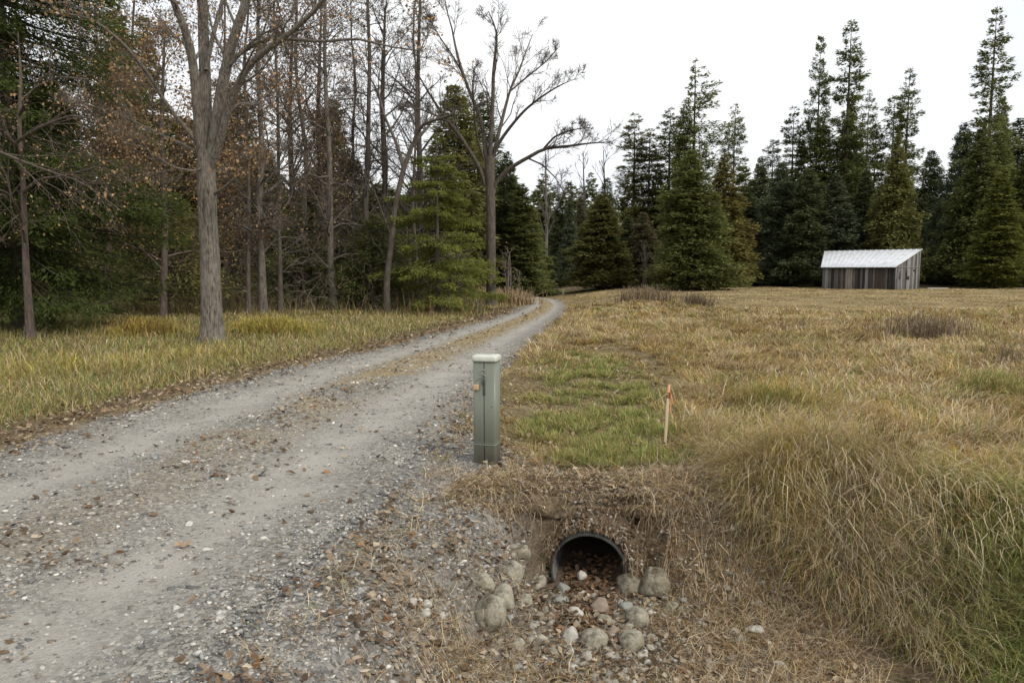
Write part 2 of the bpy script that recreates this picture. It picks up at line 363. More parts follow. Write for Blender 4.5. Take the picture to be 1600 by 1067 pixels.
ground = mesh_np('ground', V, F, ground_mat(), attr={'Col': np.stack([mG, mN, mS], -1).reshape(-1, 3)}, smooth=True)
ground['kind'] = 'structure'
# ------------------------------------------------------------------ gravel road
ys = [-3.0]
while ys[-1] < 100: ys.append(ys[-1] + 0.04 * max(1, abs(ys[-1]) / 6))
ys = np.array(ys); nu = 90; u = np.linspace(0, 1, nu)
xl, xr = road_x(ys)
YY = np.repeat(ys[:, None], nu, 1)
rag = 0.13 * (fbm(ys * 2.2, ys * 0 + 3, 41) - .5)[:, None] * (1 - u) + 0.16 * (fbm(ys * 2.0, ys * 0 + 9, 42) - .5)[:, None] * u
XX = xl[:, None] + (xr - xl)[:, None] * u[None] + rag
edge = np.minimum(u, 1 - u)[None] * (xr - xl)[:, None]
ZZ = H(XX, YY) + 0.014 - 0.045 * (1 - sst(0, 0.14, edge)) + 0.012 * (fbm(XX * 9, YY * 9, 44) - .5) * (YY < 14)
uu = np.repeat(u[None], len(ys), 0) + 0.03 * (fbm(YY * 0.8, XX * 0 + 1, 45) - .5)
trk = np.clip(np.exp(-((uu - .25) / .125) ** 2) + np.exp(-((uu - .76) / .125) ** 2), 0, 1)
med = np.exp(-((uu - .5) / np.interp(YY, [6, 16, 30], [.12, .16, .19])) ** 4) * (.22 + .78 * sst(5, 11, YY)) * 0.95
med = med * sst(.3, .5, fbm(XX * 2, YY * 1.0, 46) + .25 * sst(9, 16, YY))
ri = np.arange(len(ys) * nu).reshape(len(ys), nu)
RF = np.stack([ri[:-1, :-1], ri[:-1, 1:], ri[1:, 1:], ri[1:, :-1]], -1).reshape(-1, 4)
road = mesh_np('gravel_road', np.stack([XX, YY, ZZ], -1).reshape(-1, 3), RF, road_mat(), attr={'Col': np.stack([trk, med, trk * 0], -1).reshape(-1, 3)}, smooth=True)
road['kind'] = 'structure'

# ------------------------------------------------------------------ grass
def scatter(n, d0, d1, p, a0=-41, a1=41):
    r = rng.random(n); k = 2 - p
    d = (d0 ** k + r * (d1 ** k - d0 ** k)) ** (1 / k) if abs(k) > 1e-3 else d0 * (d1 / d0) ** r
    th = np.radians(a0 + (a1 - a0) * rng.random(n))
    return d * np.sin(th), d * np.cos(th), d
def blades(x, y, L, Wd, lean0, lean1, head, col=None, kink=.18, clamp=True, segs=3, z0=None):
    n = len(x); z = H(x, y) if z0 is None else z0
    P = np.zeros((n, segs + 1, 3)); P[:, 0] = np.stack([x, y, z - 0.01], -1)
    hd = head + rng.normal(0, .25, n)
    for k in range(segs):
        t = lean0 + (lean1 - lean0) * (k / max(segs - 1, 1)) + (rng.normal(0, kink - .18, n) if kink > .18 else 0)
        h2 = hd + rng.normal(0, kink, n)
        st = np.stack([np.sin(t) * np.cos(h2), np.sin(t) * np.sin(h2), np.cos(t)], -1) * (L / segs)[:, None]
        P[:, k + 1] = P[:, k] + st
    if clamp:
        for k in range(1, segs + 1):
            g = H(P[:, k, 0], P[:, k, 1]) + 0.008 + 0.02 * rng.random(n) * np.minimum(1, L * 3); P[:, k, 2] = np.maximum(P[:, k, 2], g)
    fa = rng.random(n) * 2 * pi; sd = np.stack([np.cos(fa), np.sin(fa), 0 * fa], -1)
    # keep the ribbon broadside across its own heading most of the time
    sd = nrm(sd * .5 + np.stack([-np.sin(hd), np.cos(hd), 0 * hd], -1) * np.where(rng.random(n) < .5, -1, 1)[:, None])
    wf = np.array([1, .85, .6, .45, .3, .2])[:segs + 1].copy(); wf[segs] = 0
    A = P - sd[:, None] * (Wd[:, None] * wf)[:, :, None] / 2; B = P + sd[:, None] * (Wd[:, None] * wf)[:, :, None] / 2
    m = segs * 2 + 1
    V = np.empty((n, m, 3)); V[:, 0:2 * segs:2] = A[:, :segs]; V[:, 1:2 * segs:2] = B[:, :segs]; V[:, -1] = P[:, -1]
    b = np.arange(n) * m
    Q = np.concatenate([np.stack([b + 2 * k, b + 2 * k + 1, b + 2 * k + 3, b + 2 * k + 2], -1) for k in range(segs - 1)]) if segs > 1 else np.zeros((0, 4), int)
    T = np.stack([b + 2 * segs - 2, b + 2 * segs - 1, b + 2 * segs], -1)
    C = np.repeat(col[:, None], m, 1).copy()
    return V.reshape(-1, 3), Q, T, C.reshape(-1, 3)
def bst(L, ax): 
    return np.stack(np.broadcast_arrays(*L), ax)
def pal(cols, w, n, jit=.18):
    c = np.array(cols); w = np.array(w, float); 
    if w.ndim == 1: w = np.repeat(w[None], n, 0)
    w = w / w.sum(1, keepdims=True); cs = np.cumsum(w, 1); k = (rng.random(n)[:, None] > cs).sum(1).clip(0, len(c) - 1)
    return c[k] * (1 + rng.normal(0, jit, n))[:, None].clip(.5, 1.6)
STRAW, PALE, GOLDC, BROWN, GRN, OLIVE, YEL, DGRN, GREY = (.51, .375, .20), (.64, .53, .345), (.41, .265, .09), (.25, .152, .078), (.24, .285, .085), (.31, .285, .11), (.47, .40, .10), (.15, .20, .06), (.42, .36, .27)

# right field and lawn
n = 690000
x, y, d = scatter(n, 3.0, 72, 1.72, -41, 50)
m = masks(x, y)
keep = ~((x < 1.6) & (y < 5.45) & (x > -.6)) & (m['dR'] > -0.05) & (x - np.where(y < 9, .2, .0) > m['xr'])
dens = 1 - 0.97 * m['grav'] * (1 - .25 * sst(7, 10, y)) - 0.0
dens = dens * (1 - 0.93 * np.clip(m['soil'] * (1 - .35 * sst(2.2, 3.2, x)), 0, 1))
dens = dens * (1 - .35 * m['lawn'] * (1 - m['green'])) * (0.35 + 0.9 * sst(.25, .6, fbm(x * 1.6, y * 1.6, 51)))
keep &= rng.random(n) < dens
keep &= ~((x > 28) & (x < 34.5) & (y > 56) & (y < 63))
x, y, d = x[keep], y[keep], d[keep]; m = masks(x, y); n = len(x)
g = m['green']; lw = m['lawn']; go = m['gold']
pn = np.clip((fbm(x * .35, y * .35, 61) - .5) * 1.7 + .5, 0, 1); pn2 = np.clip((fbm(x * 1.1, y * 1.1, 62) - .5) * 1.5 + .5, 0, 1)
mown = sst(24, 34, y)
gfac = np.clip(g * 1.3 * sst(.30, .62, fbm(x * 2.6, y * 2.6, 66)) + .3 * sst(.55, .7, pn2), 0, 1)
w = bst([.9 * (1 - gfac * .7), .55 * (1 - gfac * .6) * (.5 + pn), (.25 + 1.5 * go + .8 * sst(.5, .7, pn)) * (1 - gfac * .6), .45 * (1 - gfac * .5) * (.4 + sst(.45, .65, 1 - pn2)), 1.5 * gfac + .06, .35 + .8 * gfac + .4 * lw, .1 + .2 * go, .25 * gfac, .25 * (1 - gfac)], -1)
col = pal([STRAW, PALE, GOLDC, BROWN, GRN, OLIVE, YEL, DGRN, GREY], w, n, .16)
tuft = sst(.5, .75, fbm(x * .8, y * .8, 63))
L = (0.13 + 0.20 * rng.random(n)) * (1 - .66 * lw) * (1 - .72 * mown) * (.7 + .8 * tuft) * np.where(g > .5, .75, 1)
Wd = np.maximum(0.0032, d * 0.00105) * (.6 + .8 * rng.random(n)) * (1 + .35 * sst(20, 50, d))
head = fbm(x * .5, y * .5, 64) * 12 + rng.normal(0, .7, n)
l0 = np.clip(rng.normal(1.15, .3, n) - .45 * g - .35 * tuft + .2 * mown, .05, 1.55); l1 = np.clip(l0 + rng.normal(.75, .35, n), .1, 2.3)
sel = rng.random(n)
for nm, ms, lab, cat in (('field_grass', (lw < .45) & (g < .55), None, None), ('short_green_grass', (lw >= .45) | (g >= .55), None, None)):
    V, Q, T, C = blades(x[ms], y[ms], L[ms], Wd[ms], l0[ms], l1[ms], head[ms], col[ms])
    o = mesh_np(nm, V, [Q, T], BLADE, attr={'Col': C}); tag(o, 'matted straw-coloured field grass with olive patches' if nm[0] == 'f' else 'short green grass patches between the road and the stake', 'grass', kind='stuff')
# small green tufts in the lawn by the pedestal
nc = 5200
cx_, cy_, cd_ = scatter(nc, 5.0, 16, 1.5, -8, 22); mm = masks(cx_, cy_)
k = rng.random(nc) < np.clip(mm['green'] * .9 + .18 * mm['lawn'], 0, 1) * (1 - mm['road']) * sst(.42, .60, fbm(cx_ * 2.6, cy_ * 2.6, 66)) * (mm['soil'] < .5); cx_, cy_, cd_ = cx_[k], cy_[k], cd_[k]; nc = len(cx_)
gg = mm['green'][k]; per = rng.integers(22, 60, nc); ci = np.repeat(np.arange(nc), per); n = len(ci)
ra = rng.random(n) * 2 * pi; rr = .05 * np.sqrt(rng.random(n)) * (1 + rng.random(nc)[ci]); x = cx_[ci] + rr * np.cos(ra); y = cy_[ci] + rr * np.sin(ra)
gt = (gg * (.15 + .95 * rng.random(nc)))[ci]
col = pal([STRAW, BROWN, GRN, OLIVE, YEL, DGRN, (.31, .36, .11)], bst([.5 * (1 - gt) + .1, .4 * (1 - gt), .9 * gt, .6 + 0 * gt, .1 + 0 * gt, .3 * gt, .9 * gt], -1), n, .18)
V, Q, T, C = blades(x, y, (.05 + .09 * rng.random(n)) * (.7 + .6 * rng.random(nc)[ci]), np.maximum(.003, cd_[ci] * .0009), np.clip(rng.normal(.4, .25, n), 0, 1.3), np.clip(rng.normal(1.1, .4, n), .2, 2), ra + rng.normal(0, .4, n), col)
o = mesh_np('green_tufts', V, [Q, T], BLADE, attr={'Col': C}); tag(o, 'bright green low tufts between the pedestal and the stake', 'grass', kind='stuff')
# left verge
n = 430000
x, y, d = scatter(n, 4.0, 62, 1.75, -44, 6)
m = masks(x, y)
keep = (m['dL'] > .05) & (rng.random(n) < (.06 + .94 * sst(.35, 1.5, m['dL'] + .5 * (fbm(x * 1.5, y * 1.5, 71) - .5))) * (1 - .6 * m['forest']))
x, y, d = x[keep], y[keep], d[keep]; n = len(x); m = masks(x, y)
pn = fbm(x * .45, y * .45, 72); pn2 = fbm(x * 1.3, y * 1.3, 73)
YG = [(hit(px, py)[0], hit(px, py)[1], a, b) for px, py, a, b in [(430, 520, 1.3, .8), (235, 525, 1.2, 1.2), (290, 560, 1.2, .5), (25, 590, .8, .8), (120, 580, 1.0, .5)]]
yg = pm(x, y, YG, .7)
near_road = 1 - sst(.2, 1.2, m['dL'])
w = bst([.65 + near_road + sst(18, 26, y), .35, .25, .40 + near_road, .75 * (1.3 - pn), 1.1, .16 + 1.9 * yg + sst(.5, .7, pn2) * .35, .6 * (1 - yg), .3], -1)
col = pal([STRAW, PALE, GOLDC, BROWN, GRN, OLIVE, YEL, DGRN, GREY], w, n, .18)
L = (0.10 + .18 * rng.random(n)) * (.7 + .6 * pn2) * (.45 + .55 * sst(.1, 1.5, m['dL'])) * (1 + .5 * yg); Wd = np.maximum(.0032, d * .00085) * (.6 + .8 * rng.random(n))
l0 = np.clip(rng.normal(.6, .33, n), .0, 1.5); l1 = np.clip(l0 + rng.normal(.8, .4, n), .1, 2.3)
V, Q, T, C = blades(x, y, L, Wd, l0, l1, rng.random(n) * 7, col)
o = mesh_np('verge_grass', V, [Q, T], BLADE, attr={'Col': C}); tag(o, 'olive and yellow long grass along the left road edge', 'grass', kind='stuff')
# road median and edges
n = 42000
x, y, d = scatter(n, 7, 48, 1.5, -25, 6)
m = masks(x, y); un = (x - m['xl']) / np.maximum(m['xr'] - m['xl'], .1)
md = np.exp(-((un - .5) / .14) ** 2) * sst(8, 20, y) * sst(.35, .6, fbm(x * 1.5, y * .8, 81) + .2 * sst(14, 26, y)) + .5 * np.exp(-(np.minimum(un, 1 - un) / .05) ** 2)
k = (m['road'] > .3) & (rng.random(n) < md)
x, y, d = x[k], y[k], d[k]; n = len(x)
V, Q, T, C = blades(x, y, .04 + .07 * rng.random(n), np.maximum(.004, d * .0012), np.full(n, .9), np.full(n, 1.5), rng.random(n) * 7, pal([STRAW, PALE, BROWN, OLIVE], [1, .6, .9, .3], n), z0=H(x, y) + .014)
o = mesh_np('median_grass', V, [Q, T], BLADE, attr={'Col': C}); tag(o, 'dry grass strip between the two wheel tracks', 'grass', kind='stuff')
# long grass hanging down the ditch bank, in tussocks
nc = 720
tx = 1.62 + 3.2 * rng.random(nc) ** .95; ty = backedge(tx) + .34 - (.75 + .45 * sst(1.9, 2.3, tx) + .95 * sst(2.4, 3, tx)) * rng.random(nc) ** 1.25
k = tx + .75 * (ty - backedge(tx)) * 0 - .55 * np.clip(backedge(tx) - ty, 0, 2) * -0.0 > 1.45 + .35 * np.clip(backedge(tx) - ty, 0, 2) * 0; tx, ty = tx[k], ty[k]; nc = len(tx)
per = rng.integers(25, 120, nc); ci = np.repeat(np.arange(nc), per); n = len(ci)
ra = rng.random(n) * 2 * pi; rr = .085 * np.sqrt(rng.random(n)) * (.6 + .9 * rng.random(nc)[ci])
x = tx[ci] + rr * np.cos(ra) * 1.5; y = ty[ci] + rr * np.sin(ra)
rt = sst(2.45, 3.2, x + .35 * (4.6 - y)); top = sst(-.5, .1, y - backedge(x)); tone = rng.random((nc, 3))[ci]
w = bst([.9 * (1 - rt * .8) * (.3 + tone[:, 0]), 1.0 * (1 - rt * .85) * (.2 + 1.3 * tone[:, 1]), 1.6 * top * (1 - rt) * tone[:, 2], (.3 + .9 * tone[:, 1] * (1 - top)) * (1 - rt * .6), .25 + 2.4 * rt, .35 + rt + .6 * tone[:, 2], .4 * top, .1 + .7 * rt, 1.0 * (1 - rt) * (1 - top * .5)], -1)
col = pal([STRAW, PALE, GOLDC, BROWN, GRN, OLIVE, YEL, DGRN, GREY], w, n, .2)
L = (.13 + .33 * rng.random(n) + .16 * np.exp(-((x - 2.3) / .6) ** 2)) * (1 - .2 * rt) * (.5 + .8 * rng.random(nc)[ci]); Wd = (.0030 + .0032 * rng.random(n)) * (1 + .5 * rt)
dxy = np.stack([np.cos(ra), np.sin(ra)], -1) * .8 + np.array([0, -.75]) * (1 - .5 * top)[:, None]; head = np.arctan2(dxy[:, 1], dxy[:, 0]) + rng.normal(0, .35, n)
V, Q, T, C = blades(x, y, L, Wd, np.clip(rng.normal(.35, .28, n), 0, 1.3), np.clip(rng.normal(2.0, .5, n), .6, 2.9), head, col, kink=.30, segs=5)
o = mesh_np('bank_grass', V, [Q, T], BLADE, attr={'Col': C}); tag(o, 'long pale grass drooping over the ditch bank', 'grass', kind='stuff')
n = 380; x = rng.uniform(1.8, 3.3, n); y = backedge(x) - .35 + .55 * rng.random(n)
V, Q, T, C = blades(x, y, .38 + .38 * rng.random(n), .0045 + .003 * rng.random(n), np.clip(rng.normal(.5, .3, n), 0, 1.4), np.clip(rng.normal(2.5, .3, n), 1.4, 3), -pi / 2 + rng.normal(-.1, .55, n), pal([PALE, STRAW, GREY], [1, .6, .6], n, .15), kink=.27, segs=5)
tag(mesh_np('bank_stalks', V, [Q, T], FIBRE, attr={'Col': C}), 'long pale dead stalks trailing down the ditch bank', 'grass', kind='stuff')
# straw and roots overhanging the soil lip above the pipe
n = 6500
x = rng.uniform(-.45, 1.75, n); y = backedge(x) + rng.uniform(-.20, .35, n)
k = (np.abs(x - .53) > .30) | (y > backedge(x) - .17); x, y = x[k], y[k]; n = len(x)
in_ = np.abs(x - .53) < .33
V, Q, T, C = blades(x, y, (.07 + .22 * rng.random(n) ** 1.6) * np.where(in_, .42, 1), .0022 + .0026 * rng.random(n), np.clip(rng.normal(1.1, .3, n), .2, 1.8), np.clip(rng.normal(2.0, .5, n), .8, 3), -pi / 2 + rng.normal(0, 1.1, n), z0=H(x, backedge(x) + .25) + .02 - .08 * (y < backedge(x) - .12), col=pal([GREY, PALE, BROWN, STRAW, OLIVE], [1, .5, 1.3, .9, .3], n, .22), segs=4)
o = mesh_np('lip_straw', V, [Q, T], FIBRE, attr={'Col': C}); tag(o, 'dead straw overhanging the soil lip above the culvert', 'grass', kind='stuff')
# tussocks in the field
nc = 3600
cx_, cy_, cd_ = scatter(nc, 5.2, 30, 1.35, -8, 41); mm = masks(cx_, cy_)
k = (mm['dR'] > .4) & (mm['soil'] < .3) & (mm['grav'] < .2) & (mm['lawn'] < .4); cx_, cy_, cd_ = cx_[k], cy_[k], cd_[k]; nc = len(cx_)
sz = (.06 + .12 * rng.random(nc) ** 2) * (1 + .02 * cd_); per = (26 + 60 * rng.random(nc)).astype(int); ci = np.repeat(np.arange(nc), per); n = len(ci)
ra = rng.random(n) * 2 * pi; rr = sz[ci] * np.sqrt(rng.random(n)); x = cx_[ci] + rr * np.cos(ra); y = cy_[ci] + rr * np.sin(ra)
wn = np.array([[1, .6, .3, .3, .05, .2, .1, 0, .2], [.4, 1.2, .1, .2, 0, .1, 0, 0, .5], [.4, .2, 1, .5, .05, .4, .4, 0, 0], [.3, .1, .1, .2, .8, 1, .2, .4, .1], [.4, .2, .4, 1, 0, .2, 0, 0, .3]])
w = wn[rng.choice(5, nc, p=[.28, .18, .20, .15, .19])][ci]
swirl = fbm(cx_ * .5, cy_ * .5, 64)[ci] * 12
dxy = np.stack([np.cos(ra) + .9 * np.cos(swirl), np.sin(ra) + .9 * np.sin(swirl)], -1); head = np.arctan2(dxy[:, 1], dxy[:, 0]) + rng.normal(0, .3, n)
V, Q, T, C = blades(x, y, (.14 + .24 * rng.random(n)) * (.6 + 3 * sz[ci]), np.maximum(.0032, cd_[ci] * .0010) * (.6 + .8 * rng.random(n)), np.clip(rng.normal(.62, .3, n), 0, 1.4), np.clip(rng.normal(1.95, .4, n), .5, 2.6), head, kink=.28, col=pal([STRAW, PALE, GOLDC, BROWN, GRN, OLIVE, YEL, DGRN, GREY], w, n, .17), segs=4)
o = mesh_np('field_tussocks', V, [Q, T], BLADE, attr={'Col': C}); tag(o, 'collapsed straw tussocks scattered through the field', 'grass', kind='stuff')
# thin sparse grass in and round the ditch and on the gravel shoulder
n = 26000
x, y, d = scatter(n, 3.0, 7.5, 1.2, -22, 24); m = masks(x, y)
pr = sst(.52, .75, fbm(x * 2.6, y * 2.6, 95)) * np.clip(m['grav'] * .5 + m['soil'], 0, 1) + .25 * sst(.3, .8, ditch(x, y)) * (y < 4.1)
k = (m['dR'] > 0) & (rng.random(n) < pr) & ~((np.abs(x - .5) < .36) & (y > 4.3) & (y < 5.35)); x, y = x[k], y[k]; n = len(x)
V, Q, T, C = blades(x, y, .04 + .16 * rng.random(n) ** 1.5, .003 + .002 * rng.random(n), np.full(n, .6), np.full(n, 1.6), rng.random(n) * 7, pal([STRAW, PALE, BROWN, OLIVE, GRN, GREY], [1, .8, 1, .6, .5, .8], n))
o = mesh_np('ditch_grass', V, [Q, T], BLADE, attr={'Col': C}); tag(o, 'thin dry grass wisps around the ditch and gravel shoulder', 'grass', kind='stuff')

# ------------------------------------------------------------------ loose stones, leaves, roots
ICO = []
ph = (1 + 5 ** .5) / 2
for a, b in ((-1, ph), (1, ph), (-1, -ph), (1, -ph)): ICO.append((a, b, 0))
for a, b in ((-1, ph), (1, ph), (-1, -ph), (1, -ph)): ICO.append((0, a, b))
for a, b in ((ph, -1), (ph, 1), (-ph, -1), (-ph, 1)): ICO.append((a, 0, b))
ICO = nrm(np.array(ICO, float))
ICF = np.array([(0, 11, 5), (0, 5, 1), (0, 1, 7), (0, 7, 10), (0, 10, 11), (1, 5, 9), (5, 11, 4), (11, 10, 2), (10, 7, 6), (7, 1, 8), (3, 9, 4), (3, 4, 2), (3, 2, 6), (3, 6, 8), (3, 8, 9), (4, 9, 5), (2, 4, 11), (6, 2, 10), (8, 6, 7), (9, 8, 1)])
def chips(x, y, s, col, z=None, flatz=.5):
    n = len(x); B = ICO[None] * (1 + .28 * rng.normal(0, 1, (n, 12, 1)).clip(-1, 1))
    sc = np.stack([s * (.75 + .7 * rng.random(n)), s * (.6 + .4 * rng.random(n)), s * flatz * (.6 + .6 * rng.random(n))], -1)
    B = B * sc[:, None]; a = rng.random(n) * 2 * pi; t = rng.normal(0, .3, n)
    xx = B[..., 0] * np.cos(t)[:, None] - B[..., 2] * np.sin(t)[:, None]; zz = B[..., 0] * np.sin(t)[:, None] + B[..., 2] * np.cos(t)[:, None]
    ca, sa = np.cos(a)[:, None], np.sin(a)[:, None]
    V = np.stack([x[:, None] + xx * ca - B[..., 1] * sa, y[:, None] + xx * sa + B[..., 1] * ca, (H(x, y) if z is None else z)[:, None] + zz + .15 * s[:, None]], -1)
    F = (ICF[None] + (np.arange(n) * 12)[:, None, None]).reshape(-1, 3)
    return V.reshape(-1, 3), F, np.repeat(col, 12, 0)
n = 120000
x, y, d = scatter(n, 2.7, 16, 1.85, -40, 26); m = masks(x, y)
un = (x - m['xl']) / (m['xr'] - m['xl'])
tk = np.clip(np.exp(-((un - .25) / .14) ** 2) + np.exp(-((un - .77) / .14) ** 2), 0, 1) * (m['road'] > .5)
pr = np.clip(np.maximum(m['road'] * (1 - .66 * tk), m['grav'] * .9), 0, 1) * (.35 + .65 * sst(.35, .6, fbm(x * 2.2, y * 2.2, 101)))
pr = np.maximum(pr, .5 * m['soil'] * (x < 1.9))
k = (rng.random(n) < pr) & ~inmouth(x, y); x, y, d, tk = x[k], y[k], d[k], tk[k]; m = masks(x, y); n = len(x)
s = np.exp(rng.normal(-4.95, .45, n)).clip(.004, .028) * (.75 + .07 * d)
s = s * np.where((m['grav'] > .4) & (m['road'] < .3), 1.15, 1)
zz = H(x, y) + np.where(m['road'] > .5, .012, 0)
V, F, C = chips(x, y, s, pal([(.29, .28, .26), (.38, .36, .325), (.155, .155, .15), (.54, .515, .465), (.24, .195, .15), (.29, .295, .285)], [1, 1, .9, .32, .5, .5], n, .15), zz, .42)
o = mesh_np('gravel_stones', V, F, STONE, attr={'Col': C}); tag(o, 'loose grey gravel on the road and shoulder', 'gravel', kind='stuff')

def leaves(x, y, s, col, z):
    n = len(x); a = rng.random(n) * 2 * pi; t1 = rng.normal(0, .35, n); t2 = rng.normal(0, .35, n); cu = rng.normal(.25, .3, n)
    pts = np.array([(-.55, 0), (-.2, -.34), (.2, -.28), (.55, 0), (.2, .28), (-.2, .34), (0, 0)])
    P = np.repeat(pts[None], n, 0) * (1 + .18 * rng.normal(0, 1, (n, 7, 2))) * s[:, None, None]
    lx_, ly_ = P[..., 0], P[..., 1]; lz = (cu[:, None] * (np.abs(ly_) + .6 * np.abs(lx_))) + lx_ * t1[:, None] + ly_ * t2[:, None]
    ca, sa = np.cos(a)[:, None], np.sin(a)[:, None]
    V = np.stack([x[:, None] + lx_ * ca - ly_ * sa, y[:, None] + lx_ * sa + ly_ * ca, z[:, None] + lz + .006 + .15 * s[:, None]], -1)
    b = (np.arange(n) * 7)[:, None]
    F = np.concatenate([b + np.array([[i, (i + 1) % 6, 6]]) for i in range(6)])
    return V.reshape(-1, 3), F, np.repeat(col, 7, 0)
n = 110000
x, y, d = scatter(n, 2.8, 30, 1.7, -42, 30); m = masks(x, y)
eL = np.exp(-((m['dL'] - .35) / .55) ** 2); un = (x - m['xl']) / (m['xr'] - m['xl'])
cl = sst(.42, .62, fbm(x * 2.4, y * 2.4, 111))
pr = np.exp(-((m['dL'] - .5) / .6) ** 2) * (.6 + .5 * cl) + .015 * m['road'] * (.2 + cl) + .26 * m['road'] * np.exp(-((un - .5) / .15) ** 2) * cl + m['grav'] * (m['dR'] > 0) * .42 * cl + m['lawn'] * .22 + .30 * m['soil'] * (x < 2)
pr = pr + .10 * sst(.2, 3, m['dL']) * (y < 24) + .03 * (m['dR'] > 1) * (y < 12)
k = (rng.random(n) < pr) & ~inmouth(x, y); x, y, d = x[k], y[k], d[k]; n = len(x)
s = (.016 + .028 * rng.random(n) ** 1.5) * (.85 + .07 * d)
V, F, C = leaves(x, y, s, pal([(.19, .13, .085), (.27, .20, .135), (.36, .29, .21), (.13, .09, .06), (.46, .39, .29), (.27, .145, .07)], [1, 1, .9, .8, .4, .15], n, .2), H(x, y) + .012)
o = mesh_np('leaf_litter', V, F, LEAF, attr={'Col': C}); tag(o, 'brown fallen leaves along the road edges and ditch', 'leaves', kind='stuff')
# fallen twig-like straw and rootlets on the bare soil and shoulder
n = 26000
x, y, d = scatter(n, 2.9, 7.5, 1.3, -20, 26); m = masks(x, y)
k = rng.random(n) < np.clip(m['soil'] * 1.0 + .22 * m['grav'] * (m['dR'] > .1) + .2 * m['lawn'], 0, 1) * sst(.3, .6, fbm(x * 3, y * 3, 121)) * (1 - ((np.abs(x - .54) < .42) & (y > 4.7) & (y < 5.25))); x, y = x[k], y[k]; n = len(x)
V, Q, T, C = blades(x, y, .06 + .2 * rng.random(n) ** 2, .0022 + .0022 * rng.random(n), rng.normal(1.35, .15, n), rng.normal(1.7, .3, n), rng.random(n) * 7, pal([GREY, PALE, BROWN, STRAW], [1, .5, 1.2, .8], n, .25), segs=4)
o = mesh_np('dead_stalks', V, [Q, T], FIBRE, attr={'Col': C}); tag(o, 'dead stalks and rootlets lying on the bare soil', 'litter', kind='stuff')

# tangled dead grass over the dirt right of the pipe and on the ditch walls
n = 22000; x = rng.uniform(-.7, 2.1, n); y = rng.uniform(3.3, 5.75, n)
k = (rng.random(n) < np.maximum(sst(.8, 1.15, x), .28 * (y > 5.25) + .30 * (y < 4.0) + .25 * sst(-.1, -.4, x) * 0 + .12) * sst(.28, .58, fbm(x * 2.6, y * 2.6, 171))) & ~((np.abs(x - .54) < .45) & (y > 4.1) & (y < 5.25)); x, y = x[k], y[k]; n = len(x)
V, Q, T, C = blades(x, y, .08 + .26 * rng.random(n) ** 1.4, .0026 + .0026 * rng.random(n), np.clip(rng.normal(1.05, .35, n), 0, 1.6), np.clip(rng.normal(1.8, .4, n), .8, 2.7), rng.random(n) * 7, pal([GREY, PALE, BROWN, STRAW, (.34, .25, .16)], [1, .55, 1.1, .9, 1], n, .2), kink=.36, segs=4)
tag(mesh_np('tangled_straw', V, [Q, T], FIBRE, attr={'Col': C}), 'tangled dead grass over the dirt right of the culvert', 'grass', kind='stuff')
# ------------------------------------------------------------------ culvert
PX = nrm(np.cross(PD, [0, 0, 1.])); PU = np.cross(PX, PD)
def ring(r, al, n=56): 
    th = np.arange(n) * 2 * pi / n; return PC + al * PD + r * (np.cos(th)[:, None] * PX + np.sin(th)[:, None] * PU)
culv = empty('culvert_pipe', PC - PU * PR, 'dark corrugated plastic culvert pipe opening in the ditch bank', 'culvert')
def lathe(prof, name, mat, parent, base, n=56):
    V = np.concatenate([ring(r, a, n) for a, r in prof]) - base; k = len(prof); i = np.arange(n); j = (i + 1) % n
    F = np.concatenate([np.stack([q * n + i, q * n + j, (q + 1) * n + j, (q + 1) * n + i], -1) for q in range(k - 1)])
    return mesh_np(name, V, F, mat, parent, smooth=True)
M_pin = simple_mat('pipe_inside', (.16, .162, .155), .75, 0, .4, 9, .2, .2); M_pout = simple_mat('pipe_outside', (.055, .053, .048), .85, 0, .4, 14, .3, .15)
pb = np.array(culv.location)
prof = [(a, .249 + .003 * sin(a * 70)) for a in np.arange(0, 3.0, .03)]
lathe(prof, 'inner_wall', M_pin, culv, pb)
prof = [(0.0, .249), (-.006, .251), (-.007, .262), (0.02, .266)] + [(a, .262 + .008 * (1 if int(a / .035) % 2 else -1)) for a in np.arange(.04, .6, .0175)]
lathe(prof, 'outer_wall', M_pout, culv, pb)
lathe([(3.0, .25), (3.0, .001)], 'shade_disc', M_pout, culv, pb)  # added dark disc closes the bore, standing in for deep shade
# ragged soil collar packed round the pipe
na, nr_ = 150, 22; tha = np.linspace(radians(-38), radians(218), na); ra_ = np.linspace(.262, .50, nr_); TA, RA = np.meshgrid(tha, ra_)
ALc = .035 + .30 * sst(.31, .52, RA) + .08 * (fbm(TA * 3 + 5, RA * 14, 151) - .5) * (RA > .27) + .07 * (fbm(TA * 9 + 5, RA * 40, 152) - .5) * (RA > .27)
RA2 = RA * (1 + .05 * (fbm(TA * 5 + 2, RA * 3, 153) - .5) * (RA > .27))
Vc = PC + ALc[..., None] * PD + (RA2 * np.cos(TA))[..., None] * PX + (RA2 * np.sin(TA))[..., None] * PU
Vc[..., 2] = np.maximum(Vc[..., 2], -0.72)
ii = np.arange(na * nr_).reshape(nr_, na); Fq = np.stack([ii[:-1, :-1], ii[:-1, 1:], ii[1:, 1:], ii[1:, :-1]], -1).reshape(-1, 4)
cl_ = mesh_np('soil_bank', Vc.reshape(-1, 3), Fq, simple_mat('dark_soil', (.10, .072, .048), .95, 0, .5, 30, 1.0, .1, stops=[(.3, (.05, .037, .025)), (.5, (.11, .082, .056)), (.7, (.20, .155, .11))]), smooth=True); cl_['kind'] = 'structure'
